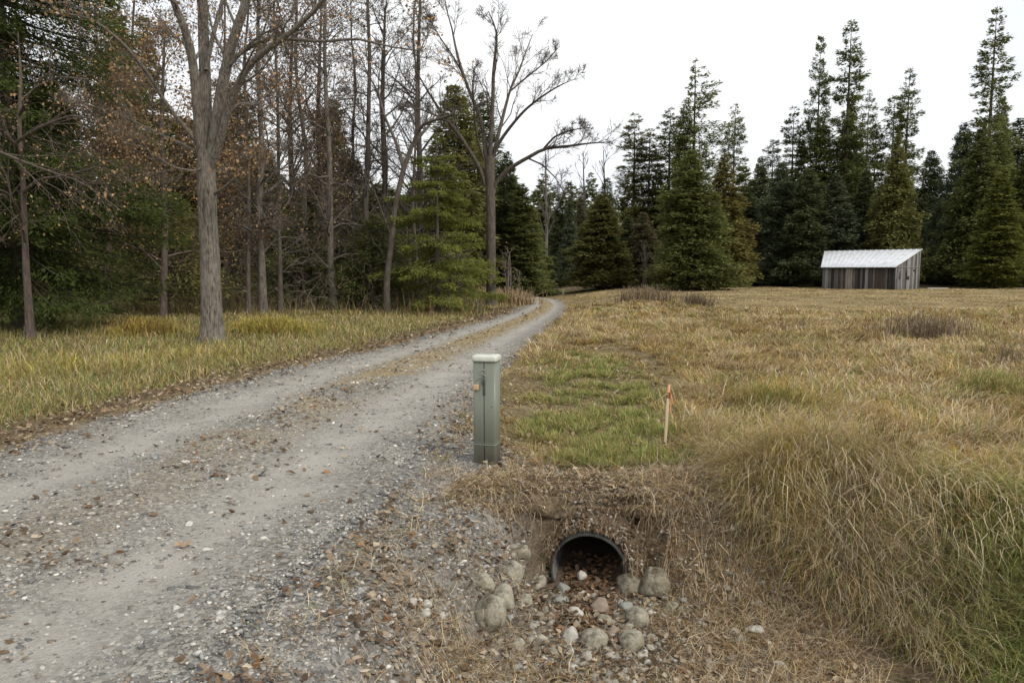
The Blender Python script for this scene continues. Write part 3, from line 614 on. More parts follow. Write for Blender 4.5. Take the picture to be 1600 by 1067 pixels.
# turf and soil lip that overhangs the cut above the pipe
ns_, nc_ = 110, 12; sx_ = np.linspace(-.42, 1.42, ns_); prof_ = np.array([(.34, -.03), (.24, .012), (.12, .022), (.0, .015), (-.08, .0), (-.115, -.035), (-.135, -.07), (-.12, -.10), (-.08, -.115), (-.02, -.12), (.04, -.125), (.10, -.13)])
SX, CI = np.meshgrid(sx_, np.arange(nc_)); be = backedge(SX); fade = sst(-.42, -.15, SX) * (1 - sst(1.1, 1.42, SX)); nl_ = fbm(SX * 5, CI * .4, 161) - .5; nl2 = fbm(SX * 16, CI * .9, 162) - .5
LYy = be - .03 + prof_[CI, 0] + fade * (-.20 * nl_ * (CI > 2) - .09 * nl2) + (1 - fade) * .12 * (CI > 2)
zr = H(SX, be + .30); LZz = np.where(CI < 4, H(SX, LYy), zr) * 1.0 + prof_[CI, 1] * (.5 + .5 * fade) + .07 * nl2 * (CI > 1) + .09 * nl_ * (CI > 3) - .03 * (1 - fade) - .055 * (CI > 2) * fade * (.4 + fbm(SX * 2.2, SX * 0 + 3, 163)) * sst(2, 6, CI)
ii = np.arange(ns_ * nc_).reshape(nc_, ns_); Fq = np.stack([ii[:-1, :-1], ii[:-1, 1:], ii[1:, 1:], ii[1:, :-1]], -1).reshape(-1, 4)
tl_ = mesh_np('turf_lip', np.stack([SX, LYy, LZz], -1).reshape(-1, 3), Fq, simple_mat('turf_soil', (.12, .09, .06), .95, 0, .5, 26, 1.0, .1, stops=[(.3, (.05, .037, .025)), (.5, (.13, .098, .065)), (.7, (.24, .19, .13))]), smooth=True); tl_['kind'] = 'structure'
q_ = np.random.default_rng(93); n = 2600; x = q_.uniform(-.4, 1.6, n); oy = q_.uniform(-.15, .35, n); y = backedge(x) + oy; zl = H(x, backedge(x) + .30) + .02 - .06 * (oy < -.1)
V, F, C = chips(x[:1100], y[:1100], .006 + .014 * q_.random(1100) ** 2, pal([(.28, .26, .22), (.38, .355, .31), (.18, .16, .14), (.24, .17, .11)], [1, .7, .8, .7], 1100, .15), zl[:1100], .6)
tag(mesh_np('lip_gravel', V, F, STONE, attr={'Col': C}), 'gravel bits on the soil lip over the culvert', 'gravel', kind='stuff')
V, F, C = leaves(x[1100:], y[1100:], .018 + .022 * q_.random(n - 1100), pal([(.20, .14, .09), (.28, .21, .14), (.37, .30, .21), (.14, .095, .06)], [1, 1, .6, .8], n - 1100, .2), zl[1100:])
tag(mesh_np('lip_leaves', V, F, LEAF, attr={'Col': C}), 'dead leaves on the soil lip over the culvert', 'leaves', kind='stuff')
# silt lying in the pipe
tq = np.linspace(-1, 1, 15); aq = np.linspace(-.25, 2.9, 40); TQ, AQ = np.meshgrid(tq, aq)
zs = -.125 + .02 * fbm(TQ * 3, AQ * 4, 131) + .03 * TQ ** 2 - .05 * (1 - sst(-.25, .05, AQ))
V = PC + AQ[..., None] * PD + (TQ * np.sqrt(np.maximum(PR ** 2 - zs ** 2, 0)) * 1.0)[..., None] * PX + zs[..., None] * PU
ii = np.arange(15 * 40).reshape(40, 15); Fq = np.stack([ii[:-1, :-1], ii[:-1, 1:], ii[1:, 1:], ii[1:, :-1]], -1).reshape(-1, 4)
silt = mesh_np('silt', V.reshape(-1, 3), Fq, simple_mat('silt', (.10, .07, .048), .95, 0, .4, 25, .6), smooth=True); silt['kind'] = 'structure'
n = 650; u1 = rng.uniform(-.85, .85, n); a1 = rng.uniform(-.55, .55, n)
b = PC + a1[:, None] * PD + (u1 * .215)[:, None] * PX
V, F, C = leaves(b[:, 0], b[:, 1], .022 + .028 * rng.random(n), pal([(.20, .12, .07), (.28, .17, .10), (.12, .075, .05), (.34, .24, .16)], [1, 1, .8, .3], n), np.where(a1 > -.06, PC[2] - .115, np.minimum(H(b[:, 0], b[:, 1]), PC[2] - .10)) + .01)
tag(mesh_np('pipe_leaves', V, F, LEAF, attr={'Col': C}), 'brown leaves drifted into the culvert mouth', 'leaves', kind='stuff')
# roots hanging over the mouth
R = random.Random(5); mb = MB()
for i in range(420):
    x0 = R.uniform(-.35, 1.75); y0 = float(backedge(x0)) - R.uniform(.08, .19)
    if .22 < x0 < .84: continue
    p = np.array([x0, y0, float(H(x0, backedge(x0) + .25)) - R.uniform(.0, .10)]); L_ = R.uniform(.10, .36) * (.40 if .20 < x0 < .86 else 1); k = 6; P = [p.copy()]
    dv = np.array([R.uniform(-.6, .6), R.uniform(-.9, -.3), R.uniform(-.2, .4)])
    for q in range(k - 1):
        dv = dv + np.array([R.gauss(0, .35), R.gauss(-.02, .2), -.42]); dv = dv / np.linalg.norm(dv)
        p = p + dv * L_ / k; gz = float(H(p[0], p[1])); P.append(np.array([p[0], p[1], max(p[2], gz + .006)]))
    r0 = R.choice([.0016, .002, .0026, .004]); mb.tube(P, [r0 * (1 - .7 * q / k) for q in range(k)], 4, False)
V = np.concatenate(mb.V); F = [np.array(v) for v in mb.F.values()]
nb = len(V) // 24; C = np.repeat(pal([(.30, .23, .15), (.16, .11, .07), (.42, .35, .25)], [1, .8, .6], nb, .2), 24, 0)
q_ = np.random.default_rng(131); n = 720; th_ = q_.uniform(radians(-5), radians(185), n); rd = q_.uniform(.285, .47, n); al_ = .035 + .30 * sst(.31, .52, rd) - .04
b = PC + al_[:, None] * PD + (rd * np.cos(th_))[:, None] * PX + (rd * np.sin(th_))[:, None] * PU
Lq = .04 + .12 * q_.random(n) ** 1.3; Lq = np.minimum(Lq, np.where(np.abs(np.cos(th_)) < .75, np.maximum(rd - .262, .02) * 1.1, .2))
V2, Q2, T2, C2 = blades(b[:, 0], b[:, 1], Lq, .002 + .0022 * q_.random(n), np.clip(q_.normal(1.8, .3, n), 1, 2.4), np.clip(q_.normal(2.7, .3, n), 1.8, 3.1), -pi / 2 + q_.normal(0, .9, n), pal([GREY, (.14, .095, .06), BROWN, STRAW], [.7, 1.4, 1.2, .3], n, .22), clamp=False, kink=.34, segs=4, z0=b[:, 2] + .02)
tag(mesh_np('collar_roots', V2, [Q2, T2], FIBRE, attr={'Col': C2}), 'fine dead roots sticking out of the soil around the pipe', 'roots', kind='stuff')
n = 900; th_ = q_.uniform(radians(-20), radians(200), n); rd = q_.uniform(.28, .48, n); al_ = .035 + .30 * sst(.31, .52, rd) - .012
b = PC + al_[:, None] * PD + (rd * np.cos(th_))[:, None] * PX + (rd * np.sin(th_))[:, None] * PU
V2, F2, C2 = chips(b[:, 0], b[:, 1], .004 + .016 * q_.random(n) ** 2.5, pal([(.27, .25, .21), (.17, .125, .085), (.12, .088, .06), (.36, .33, .28)], [.8, 1.2, 1, .4], n, .2), b[:, 2], .8)
tag(mesh_np('collar_gravel', V2, F2, STONE, attr={'Col': C2}), 'gravel and clods stuck in the soil around the pipe', 'gravel', kind='stuff')
tag(mesh_np('hanging_roots', V, F, FIBRE, attr={'Col': C}), 'thin brown roots hanging around the culvert opening', 'roots', kind='stuff')

# ------------------------------------------------------------------ boulders and pebbles
M_rock = simple_mat('boulder_stone', (.3, .29, .26), .9, 0, .3, 13, .8, .2, stops=[(.34, (.07, .060, .045)), (.43, (.18, .168, .138)), (.54, (.30, .285, .24)), (.64, (.25, .225, .17)), (.72, (.44, .42, .36))])
_n = M_rock.node_tree.nodes; _l = M_rock.node_tree.links; _p = [q for q in _n if q.type == 'BSDF_PRINCIPLED'][0]; _src = _p.inputs['Base Color'].links[0].from_socket
_oi = _n.new('ShaderNodeObjectInfo'); _rr = _n.new('ShaderNodeValToRGB'); _rr.color_ramp.elements[0].color = (.88, .85, .78, 1); _rr.color_ramp.elements[1].color = (1.2, 1.2, 1.18, 1); _l.new(_oi.outputs['Random'], _rr.inputs[0])
_g = _n.new('ShaderNodeNewGeometry'); _rf, _ = noise_ramp(_n, _l, _g.outputs['Position'], 60, [(0.35, (.78, .76, .72)), (0.6, (1.08, 1.08, 1.08))], 6)
_l.new(mix(_n, _l, mix(_n, _l, _src, _rr.outputs[0], 1.0, 'MULTIPLY'), _rf.outputs[0], 1.0, 'MULTIPLY'), _p.inputs['Base Color'])
M_white = simple_mat('pale_pebble', (.42, .405, .36), .8, 0, .2, 20, .2, .3)
M_green = simple_mat('greenish_stone', (.25, .26, .235), .85, 0, .3, 10, .3, .3)
M_brst = simple_mat('brown_stone', (.24, .19, .15), .85, 0, .3, 10, .3, .3)
import bmesh
def rock(px, py, rw, rh, label, mat, seed, sink=.35, cat='stone', grp=None, z_up=None):
    c = hit(px, py + rh * .7); dd = sqrt(c[0] ** 2 + c[1] ** 2 + (CAMH - c[2]) ** 2); a = rw / FPX * dd; hgt = rh / FPX * dd * 1.0
    bm = bmesh.new(); bmesh.ops.create_icosphere(bm, subdivisions=4, radius=1)
    V = np.array([v.co for v in bm.verts]); F = np.array([[v.index for v in f.verts] for f in bm.faces]); bm.free()
    r_ = np.random.default_rng(seed); 
    for q in range(7):
        dr = nrm(r_.normal(0, 1, 3)); V = V * (1 + .03 * np.sin((V @ dr) * (1.6 + q * 1.3) + r_.random() * 6))[:, None]
    for q in range(7):
        dr = nrm(r_.normal(0, 1, 3)); pr_ = V @ dr; lim = .62 + .28 * r_.random(); V = V - np.maximum(pr_ - lim, 0)[:, None] * dr * (.5 if rw > 28 else .8)
    V = V * (1 + .03 * (fbm(V[:, 0] * 6 + 9, V[:, 1] * 6 + V[:, 2] * 4 + 9, seed) - .5))[:, None]
    tw = r_.normal(0, .12, 2); V = V * np.array([a, a * .85, hgt]); V[:, 2] += tw[0] * V[:, 0]; V[:, 0] += .25 * tw[1] * V[:, 2]
    o = mesh_np(cat, V, F, mat, smooth=True); o.location = (c[0], c[1] + a * .3, c[2] + hgt * (.82 - 2 * sink)); o.rotation_euler = (0, 0, 0)
    tag(o, label, 'stone', grp); return o
ROCKS = [(765, 965, 30, 27, 'large rounded grey boulder with pale veins on the left ditch slope', M_rock, .2),
 (1024, 916, 27, 24, 'large grey stone with brown crack, rightmost beside the culvert', M_rock, .25),
 (984, 917, 19, 20, 'grey-green stone squeezed between the culvert and the cracked stone', M_rock, .25),
 (780, 927, 24, 22, 'rough grey stone set in the bank right above the large round boulder', M_rock, .45),
 (797, 888, 24, 22, 'broad rough stone high in the left bank of the ditch', M_rock, .5),
 (841, 910, 15, 14, 'small pale stone just left of the culvert mouth', M_rock, .3),
 (929, 1003, 22, 16, 'pale grey oval cobble at the lower middle of the ditch floor', M_rock, .2),
 (984, 1007, 22, 17, 'speckled oval cobble at the lower right of the ditch floor', M_rock, .2),
 (994, 968, 20, 15, 'grey stone with a dark pit below the two stones right of the culvert', M_rock, .25),
 (939, 950, 17, 12, 'brownish grey stone in the middle of the ditch below the pipe', M_brst, .2),
 (945, 970, 14, 9, 'flat grey stone wedged under the brownish stone in mid ditch', M_rock, .25),
 (892, 994, 14, 13, 'small pale stone left of the oval cobbles', M_white, .25),
 (880, 922, 12, 11, 'pale greenish stone on the ditch floor in front of the pipe', M_green, .25),
 (878, 938, 13, 8, 'flat greenish slab in front of the pipe mouth', M_green, .3),
 (900, 958, 12, 9, 'small tan stone in the ditch left of the brownish stone', M_white, .3),
 (866, 955, 9, 7, 'tiny tan stone at the left of the ditch floor', M_brst, .3),
 (909, 905, 8, 7, 'pebble sitting on the leaves inside the pipe mouth', M_white, .2),
 (980, 948, 14, 10, 'mossy green stone under the grey-green stone', M_green, .35),
 (1018, 1000, 10, 7, 'little grey stone at the right end of the cobble row', M_rock, .3),
 (644, 946, 8, 7, 'leftmost of the white pebbles on the gravel slope', M_white, .15),
 (655, 943, 6, 6, 'smallest of the white pebbles on the gravel slope', M_white, .15),
 (666, 949, 9, 7, 'upper right of the white pebbles on the gravel slope', M_white, .15),
 (664, 963, 10, 7, 'lowest and flattest of the white pebbles on the gravel slope', M_white, .15),
 (690, 966, 7, 6, 'lone white pebble right of the pebble cluster', M_white, .15),
 (815, 868, 14, 12, 'grey stone in the bank above and left of the pipe', M_rock, .45),
 (752, 905, 20, 16, 'blocky grey stone in the gravel slope left of the ditch', M_rock, .45),
 (820, 935, 14, 11, 'low grey stone between the small pale stone and the rough bank stone', M_rock, .4),
 (838, 962, 11, 8, 'grey pebble stone on the left of the ditch floor', M_rock, .35),
 (1050, 948, 15, 11, 'sunken grey stone in the dirt right of the cracked stone', M_rock, .45),
 (958, 990, 10, 8, 'small grey stone wedged between the two oval cobbles', M_brst, .3),
 (862, 1018, 13, 9, 'flat grey stone at the lower left of the ditch floor', M_rock, .4),
 (808, 1002, 12, 9, 'half buried grey stone below the large round boulder', M_rock, .45),
 (1183, 988, 13, 6, 'flat white stone lying in the dry grass right of the ditch', M_white, .2)]
for i, (px, py, rw, rh, lab, mt, sk) in enumerate(ROCKS):
    rock(px, py - rh * .12, rw, rh * 1.1, lab, mt, 230 + i, sk, 'pebble' if 'pebble' in lab else 'boulder' if rw > 22 else 'stone', 'stones in the ditch around the culvert' if 'ditch' in lab or 'culvert' in lab else None)
n = 900; q_ = np.random.default_rng(91); x = q_.normal(.45, .42, n); y = q_.uniform(3.5, 4.9, n); k = (ditch(x, y) > .45); x, y = x[k], y[k]; n = len(x)
V, F, C = chips(x, y, .012 + .034 * q_.random(n) ** 2.2, pal([(.27, .25, .21), (.36, .34, .29), (.18, .16, .13), (.25, .255, .235), (.46, .44, .39)], [1, 1, .8, .4, .3], n, .15), H(x, y) - .004, .7)
tag(mesh_np('rubble', V, F, STONE, attr={'Col': C}), 'small rubble stones bedded in the ditch floor', 'rubble', kind='stuff')
q_ = np.random.default_rng(97); n = 700; x = q_.normal(.35, .5, n); y = q_.uniform(3.6, 4.95, n); k = ditch(x, y) > .25; x, y = x[k], y[k]; n = len(x)
V, F, C = leaves(x, y, .02 + .025 * q_.random(n), pal([(.20, .14, .09), (.28, .21, .14), (.37, .30, .21), (.14, .095, .06)], [1, 1, .6, .8], n, .2), H(x, y) + .012 + .02 * q_.random(n))
tag(mesh_np('ditch_leaves', V, F, LEAF, attr={'Col': C}), 'dead leaves caught between the stones of the ditch floor', 'leaves', kind='stuff')
n = 900; x = q_.normal(.3, .5, n); y = q_.uniform(3.5, 4.8, n); k = ditch(x, y) > .2; x, y = x[k], y[k]; n = len(x)
V, Q, T, C = blades(x, y, .08 + .16 * q_.random(n), .0025 + .002 * q_.random(n), q_.uniform(.7, 1.4, n), q_.uniform(1.4, 2.1, n), q_.random(n) * 7, pal([GREY, PALE, BROWN, OLIVE], [1, .5, 1, .4], n, .2), kink=.34, segs=4)
tag(mesh_np('ditch_straw', V, [Q, T], FIBRE, attr={'Col': C}), 'straw wisps between the stones of the ditch floor', 'grass', kind='stuff')
# one dark notch on the cracked stone reads in the photo; built as a sunk brown patch by its own material noise

# ------------------------------------------------------------------ utility pedestal
pb_ = hit(761, 722); PED = empty('utility_pedestal', (pb_[0], pb_[1], pb_[2] - .02), 'grey-green utility pedestal with padlock standing beside the gravel road', 'utility pedestal', rz=radians(-14))
M_ped = simple_mat('pedestal_paint', (.165, .180, .142), .42, 0, .10, 5, .03, .5, stretch=(1, 1, .4)); _n = M_ped.node_tree.nodes; _l = M_ped.node_tree.links; _p = [q for q in _n if q.type == 'BSDF_PRINCIPLED'][0]; _src = _p.inputs['Base Color'].links[0].from_socket
_tc = _n.new('ShaderNodeTexCoord'); _sp = _n.new('ShaderNodeSeparateXYZ'); _l.new(_tc.outputs['Object'], _sp.inputs[0])
_ns = _n.new('ShaderNodeTexNoise'); _ns.inputs['Scale'].default_value = 14; _ns.inputs['Detail'].default_value = 8; _l.new(_tc.outputs['Object'], _ns.inputs['Vector'])
_mr = _n.new('ShaderNodeMapRange'); _mr.inputs['From Min'].default_value = .26; _mr.inputs['From Max'].default_value = .0; _l.new(_sp.outputs[2], _mr.inputs[0])
_ml = _n.new('ShaderNodeMath'); _ml.operation = 'MULTIPLY_ADD'; _l.new(_ns.outputs['Fac'], _ml.inputs[0]); _ml.inputs[1].default_value = 1.6; _ml.inputs[2].default_value = -1.05
_ad = _n.new('ShaderNodeMath'); _ad.operation = 'ADD'; _ad.use_clamp = True; _l.new(_ml.outputs[0], _ad.inputs[0]); _l.new(_mr.outputs[0], _ad.inputs[1])
_md = _n.new('ShaderNodeMath'); _md.operation = 'MULTIPLY'; _md.inputs[1].default_value = .65; _l.new(_ad.outputs[0], _md.inputs[0])
_l.new(mix(_n, _l, _src, (.19, .155, .11), _md.outputs[0]), _p.inputs['Base Color'])
M_cap = simple_mat('pedestal_cap', (.50, .52, .45), .38, 0, .12, 6, .03)  # sky reflection on the cap is put into this paler colour
M_dark = simple_mat('dark_gap', (.012, .014, .012), .8); M_steel = simple_mat('steel', (.36, .36, .34), .35, .9, .2, 30); M_brass = simple_mat('padlock_body', (.52, .35, .19), .55, .1, .2, 30)
hw, hd, HT = .097, .078, .915
def rrect(w, dpt, r, k=5):
    P = []
    for cx_, cy_, a0 in ((w - r, -dpt + r, -pi / 2), (w - r, dpt - r, 0), (-w + r, dpt - r, pi / 2), (-w + r, -dpt + r, pi)):
        for q in range(k + 1): a = a0 + q * pi / 2 / k; P.append((cx_ + r * cos(a), cy_ + r * sin(a)))
    return P
b_ = MB()
b_.prism(rrect(hw, hd, .022), -.1, HT - .05); body = b_.build('body', M_ped, PED)
b_ = MB(); b_.box((-.0025, -hd - .0015, .0), (.0025, -hd + .004, HT - .06)); b_.build('seam', M_dark, PED)
b_ = MB(); b_.prism(rrect(hw + .003, hd + .003, .024), .17, .178); b_.prism(rrect(hw + .002, hd + .002, .023), .19, .193); b_.build('base_band', M_ped, PED)
# domed cap
prof = [(.0, .008), (.012, .010), (.035, .010), (.044, .006), (.050, -.004), (.053, -.02), (.055, -.06)]
V = []; 
for zz_, off in prof:
    V += [(x_, y_, HT - .055 + zz_) for x_, y_ in rrect(hw + off, hd + off, .026)]
k = len(rrect(1, 1, .1)); F4 = [(q * k + i, q * k + (i + 1) % k, (q + 1) * k + (i + 1) % k, (q + 1) * k + i) for q in range(len(prof) - 1) for i in range(k)]
b_ = MB(); b_.add(V, F4 + [tuple((len(prof) - 1) * k + i for i in range(k)), tuple(range(k - 1, -1, -1))]); b_.build('cap', M_cap, PED)
# hasp: two oval loops of steel, slot plate, padlock on a shackle
def loop(cx_, cz, rw_, rh_, r, yy, tilt=0): 
    t = np.linspace(0, 2 * pi, 17); return np.stack([cx_ + rw_ * np.cos(t), yy + tilt * np.cos(t), cz + rh_ * np.sin(t)], -1)
b_ = MB(); b_.tube(loop(-.004, HT - .135, .011, .018, 0, -hd - .010, .004), .0028, 6, False); b_.tube(loop(.002, HT - .175, .012, .016, 0, -hd - .012, -.003), .0028, 6, False); hs = b_.build('hasp', M_steel, PED, True)
b_ = MB(); b_.box((-.010, -hd - .004, HT - .33), (.010, -hd + .002, HT - .21)); b_.box((-.014, -hd - .007, HT - .245), (.006, -hd - .0035, HT - .195)); b_.build('latch_slot', simple_mat('latch_plate', (.05, .06, .05), .5), PED, bevel=.002)
lk = (-.062, HT - .262)
b_ = MB(); b_.box((lk[0] - .022, -hd - .026, lk[1] - .024), (lk[0] + .022, -hd - .006, lk[1] + .022)); pk = b_.build('padlock', M_brass, PED, bevel=.005)
b_ = MB(); t = np.linspace(0, 1, 12)
b_.tube([(lk[0] + .012, -hd - .016, lk[1] + .015), (lk[0] + .012, -hd - .016, lk[1] + .055), (lk[0] + .020, -hd - .015, lk[1] + .078), (-.018, -hd - .013, HT - .178), (-.004, -hd - .012, HT - .172), (-.006, -hd - .012, HT - .20), (-.012, -hd - .012, HT - .235)], .0032, 6); b_.build('shackle', M_steel, pk, True)
b_ = MB(); b_.tube([(hw - .03, -hd - .004, .50), (hw - .03, -hd + .001, .50)], .006, 8); b_.build('rivet', M_steel, PED)

# ------------------------------------------------------------------ survey stake with flagging
s0 = hit(1039, 697); s1 = at(1045, 600, s0[1] - .02); STK = empty('survey_stake', s0, 'thin wooden survey stake with orange flagging tape at its top', 'stake')
tl = s1 - s0; hgt = np.linalg.norm(tl)
M_wood = simple_mat('stake_wood', (.54, .43, .29), .8, 0, .2, 30, .1, stretch=(1, 1, .1)); M_or = simple_mat('flagging', (.66, .27, .13), .5, 0, .12, 20); M_pink = simple_mat('stake_paint', (.54, .29, .17), .7, 0, .25, 30)
ux = np.array([1, .25, 0]) / 1.03; uy = np.array([-.25, 1, 0]) / 1.03; up_ = tl / hgt
def stk(v): return ux * v[0] + uy * v[1] + up_ * v[2]
b_ = MB(); b_.box((-.0125, -.007, -.1), (.0125, .007, hgt - .13), stk); b_.build('shaft', M_wood, STK, bevel=.002)
b_ = MB(); V = np.array([stk(v) for v in [(-.013, -.0075, hgt - .13), (.013, -.0075, hgt - .13), (.013, .0075, hgt - .13), (-.013, .0075, hgt - .13), (-.010, -.007, hgt - .02), (.012, -.007, hgt - .005), (.012, .007, hgt - .005), (-.010, .007, hgt - .02)]])
b_.add(V, [(3, 2, 1, 0), (4, 5, 6, 7), (0, 1, 5, 4), (1, 2, 6, 5), (2, 3, 7, 6), (3, 0, 4, 7)]); b_.build('painted_tip', M_pink, STK)
b_ = MB()
b_.box((-.0145, -.009, hgt - .082), (.0145, .009, hgt - .066), stk)
def ribbon(pts, w):
    pts = [np.array(p, float) for p in pts]; V = []; 
    for i, p in enumerate(pts): V += [stk(p + np.array([-w[i] / 2, 0, 0])), stk(p + np.array([w[i] / 2, .004, 0])), stk(p + np.array([w[i] / 2, .0055, 0])), stk(p + np.array([-w[i] / 2, .0015, 0]))]
    F_ = [(0, 1, 2, 3)] + [(4 * q + a, 4 * q + (a + 1) % 4, 4 * q + 4 + (a + 1) % 4, 4 * q + 4 + a) for q in range(len(pts) - 1) for a in range(4)]
    b_.add(V, F_)
ribbon([(.012, -.012, hgt - .07), (.024, -.018, hgt - .11), (.034, -.02, hgt - .15), (.046, -.014, hgt - .175)], [.010, .013, .012, .016])
ribbon([(.010, -.013, hgt - .08), (.020, -.016, hgt - .16), (.024, -.015, hgt - .22), (.032, -.018, hgt - .27)], [.009, .008, .012, .014])
b_.build('flagging_tape', M_or, STK)
b_ = MB(); b_.tube([stk(np.array(v)) for v in [(-.01, -.01, hgt - .085), (-.05, -.014, hgt - .105), (-.10, -.02, hgt - .145)]], .002, 5); b_.build('tie_string', M_wood, STK)

# ------------------------------------------------------------------ shed
C0 = hit(1398, 454); Y0 = 56.0; c0 = at(1398, 454, Y0)[:2]
sd_ = np.array([.80, .60]); ld_ = np.array([-.60, .80]); LW, SW, HE, HR, LR = 5.9, 3.75, 1.86, 3.12, 7.9
zb = float(H(c0[0], c0[1])) - .14
SH = empty('plank_shed', (c0[0], c0[1], zb), 'weathered plank shed with a white sloping metal roof at the field edge', 'shed')
def sw_(l, s, z): return np.array([ld_[0] * l + sd_[0] * s, ld_[1] * l + sd_[1] * s, z])
pc = np.random.default_rng(3)
def plankmat(name, c): return simple_mat(name, c, .9, 0, .35, 6, .25, .2, stretch=(3, 3, .35))
PM = [plankmat('plank_grey', (.105, .095, .085)), plankmat('plank_brown', (.06, .046, .038)), plankmat('plank_pale', (.25, .205, .175)), plankmat('plank_dark', (.030, .026, .025)), plankmat('plank_silver', (.20, .20, .195))]
def wall(name, horiz, zt, n, parent, pick, zlo=-.15):
    # one wall = one part; boards of slightly different width and colour
    e = np.linspace(0, 1, n + 1); e[1:-1] += pc.normal(0, .18 / n, n - 1); V = []; F_ = []; mi = []
    for i in range(n):
        a, b2 = e[i] + .0012, e[i + 1] - .0012; off = pc.uniform(0, .018); lo = zlo; 
        p = [horiz(a, off), horiz(b2, off)]; q = [horiz(a, -.02), horiz(b2, -.02)]; z0_, z1_ = zt(a), zt(b2); bn = len(V)
        for z_l, z_r in ((lo, lo), (z0_, z1_)):
            V += [(*p[0], z_l), (*p[1], z_r), (*q[1], z_r), (*q[0], z_l)]
        F_ += [(bn, bn + 1, bn + 5, bn + 4), (bn + 1, bn + 2, bn + 6, bn + 5), (bn + 2, bn + 3, bn + 7, bn + 6), (bn + 3, bn, bn + 4, bn + 7), (bn + 4, bn + 5, bn + 6, bn + 7)]
        mi += [pick(i, n)] * 5
    return mesh_np(name, np.array(V), np.array(F_), PM, parent, midx=mi)
def pf(i, n):
    t = 1 - i / n      # photo left to right
    if .36 < t < .50: return pc.choice([2, 2, 0, 2])
    if .50 < t < .56: return 3
    if .62 < t < .70: return pc.choice([2, 4])
    if t < .12: return pc.choice([0, 4])
    return pc.choice([0, 1, 3, 1, 0])
nF = -sd_
wall('front_wall', lambda t, o: tuple((ld_ * LW * t + nF * o)), lambda t: HE, 30, SH, pf)
wall('side_wall', lambda t, o: tuple((sd_ * SW * t - ld_ * o)), lambda t: HE + (HR - HE) * t, 17, SH, lambda i, n: pc.choice([0, 0, 4, 1]))
wall('rear_wall', lambda t, o: tuple((sd_ * SW + ld_ * LR * t + sd_ * o)), lambda t: HR, 28, SH, lambda i, n: pc.choice([0, 1]))
wall('far_side_wall', lambda t, o: tuple((ld_ * (LW + (LR - LW) * t) + sd_ * SW * t + ld_ * o)), lambda t: HE + (HR - HE) * t, 17, SH, lambda i, n: pc.choice([0, 1]))
# roof: ribbed sheet metal
ov, sl_ = .18, (HR - HE) / SW
nn = 90; V = []
for i in range(nn + 1):
    rb = .035 if i % 5 == 0 else 0
    for s_, LL in ((-.22, LW - .1), (SW + .22, LR + .1)):
        l_ = -ov * .4 + (LL + ov * 1.2) * i / nn
        V += [sw_(l_, s_, HE + .05 + sl_ * s_ + rb), sw_(l_, s_, HE + .02 + sl_ * s_)]
F_ = []
for i in range(nn):
    a = 4 * i; F_ += [(a, a + 4, a + 6, a + 2), (a + 1, a + 3, a + 7, a + 5), (a, a + 1, a + 5, a + 4), (a + 2, a + 6, a + 7, a + 3)]
F_ += [(0, 2, 3, 1), (4 * nn, 4 * nn + 1, 4 * nn + 3, 4 * nn + 2)]
mesh_np('roof', np.array(V), np.array(F_), simple_mat('roof_metal', (.6, .6, .6), .5, .15, .05, 2.2, 0, .5, stops=[(.30, (.50, .50, .50)), (.45, (.66, .68, .71)), (.7, (.76, .79, .83))]), SH)
b_ = MB(); b_.box((.0, -.03, HE - .10), (LW, .0, HE + .0), lambda v: sw_(v[0], v[1], v[2])); b_.build('fascia', PM[3], SH)
b_ = MB()
for s_ in (.0, SW): b_.box((-.035, s_ - .05, -.1), (-.022, s_ + .05, HE + sl_ * s_ - .03), lambda v: sw_(v[0], v[1], v[2]))
b_.box((-.032, .1, 1.80), (-.024, SW - .05, 1.86), lambda v: sw_(v[0], v[1], v[2])); b_.build('corner_board', PM[4], SH)
for (s0_, s1_, z0_, z1_) in ((1.55, 1.80, 1.15, 1.62), (1.62, 2.15, .88, 1.15), (.55, .72, .9, 1.5), (2.75, 3.2, 1.52, 1.64)):
    b_ = MB(); b_.box((-.0225, s0_, z0_), (-.0195, s1_, z1_), lambda v: sw_(v[0], v[1], v[2])); b_.build('wall_gap', M_dark, SH)
p_ = c0 + sd_ * (SW + .3) + np.array([.5, -.3]); pl = empty('loose_board', (p_[0], p_[1], float(H(*p_)) + .05), 'pale board lying on the ground right of the plank shed', 'board')
b_ = MB(); b_.box((-.1, -.12, 0), (1.5, .12, .05)); b_.build('board_plank', simple_mat('pale_board', (.55, .53, .48), .8, 0, .15, 5), pl, bevel=.005)
# small white marker post at the road bend
p_ = hit(880, 461); mk = empty('marker_post', p_, 'tiny white marker post at the far bend of the road', 'marker post')
b_ = MB(); b_.prism(rrect(.07, .07, .02), -.05, .42); b_.build('post', simple_mat('marker_white', (.78, .78, .76), .5), mk)
b_ = MB(); b_.prism(rrect(.075, .075, .02), .42, .45); b_.build('post_cap', simple_mat('marker_cap', (.7, .7, .7), .5), mk)
# one curled leaf on the road
lp = hit(287, 861); V, F, C = [], [], []
th = np.linspace(0, 2 * pi, 21)[:-1]; rr = .042 * (1 + .42 * np.cos(5 * th)); LV = np.stack([rr * np.cos(th), rr * np.sin(th) * .8, .012 + .02 * np.abs(np.cos(th)) ** 2 + .006 * np.sin(3 * th)], -1); LV = np.concatenate([LV, [[0, 0, .008]]])
lf = mesh_np('fallen_leaf', LV, np.array([(i, (i + 1) % 20, 20) for i in range(20)]), simple_mat('orange_leaf', (.34, .22, .13), .8, 0, .25, 40)); lf.location = (lp[0], lp[1], lp[2] + .02); tag(lf, 'lone orange-brown lobed leaf lying in the middle of the gravel road', 'leaf')

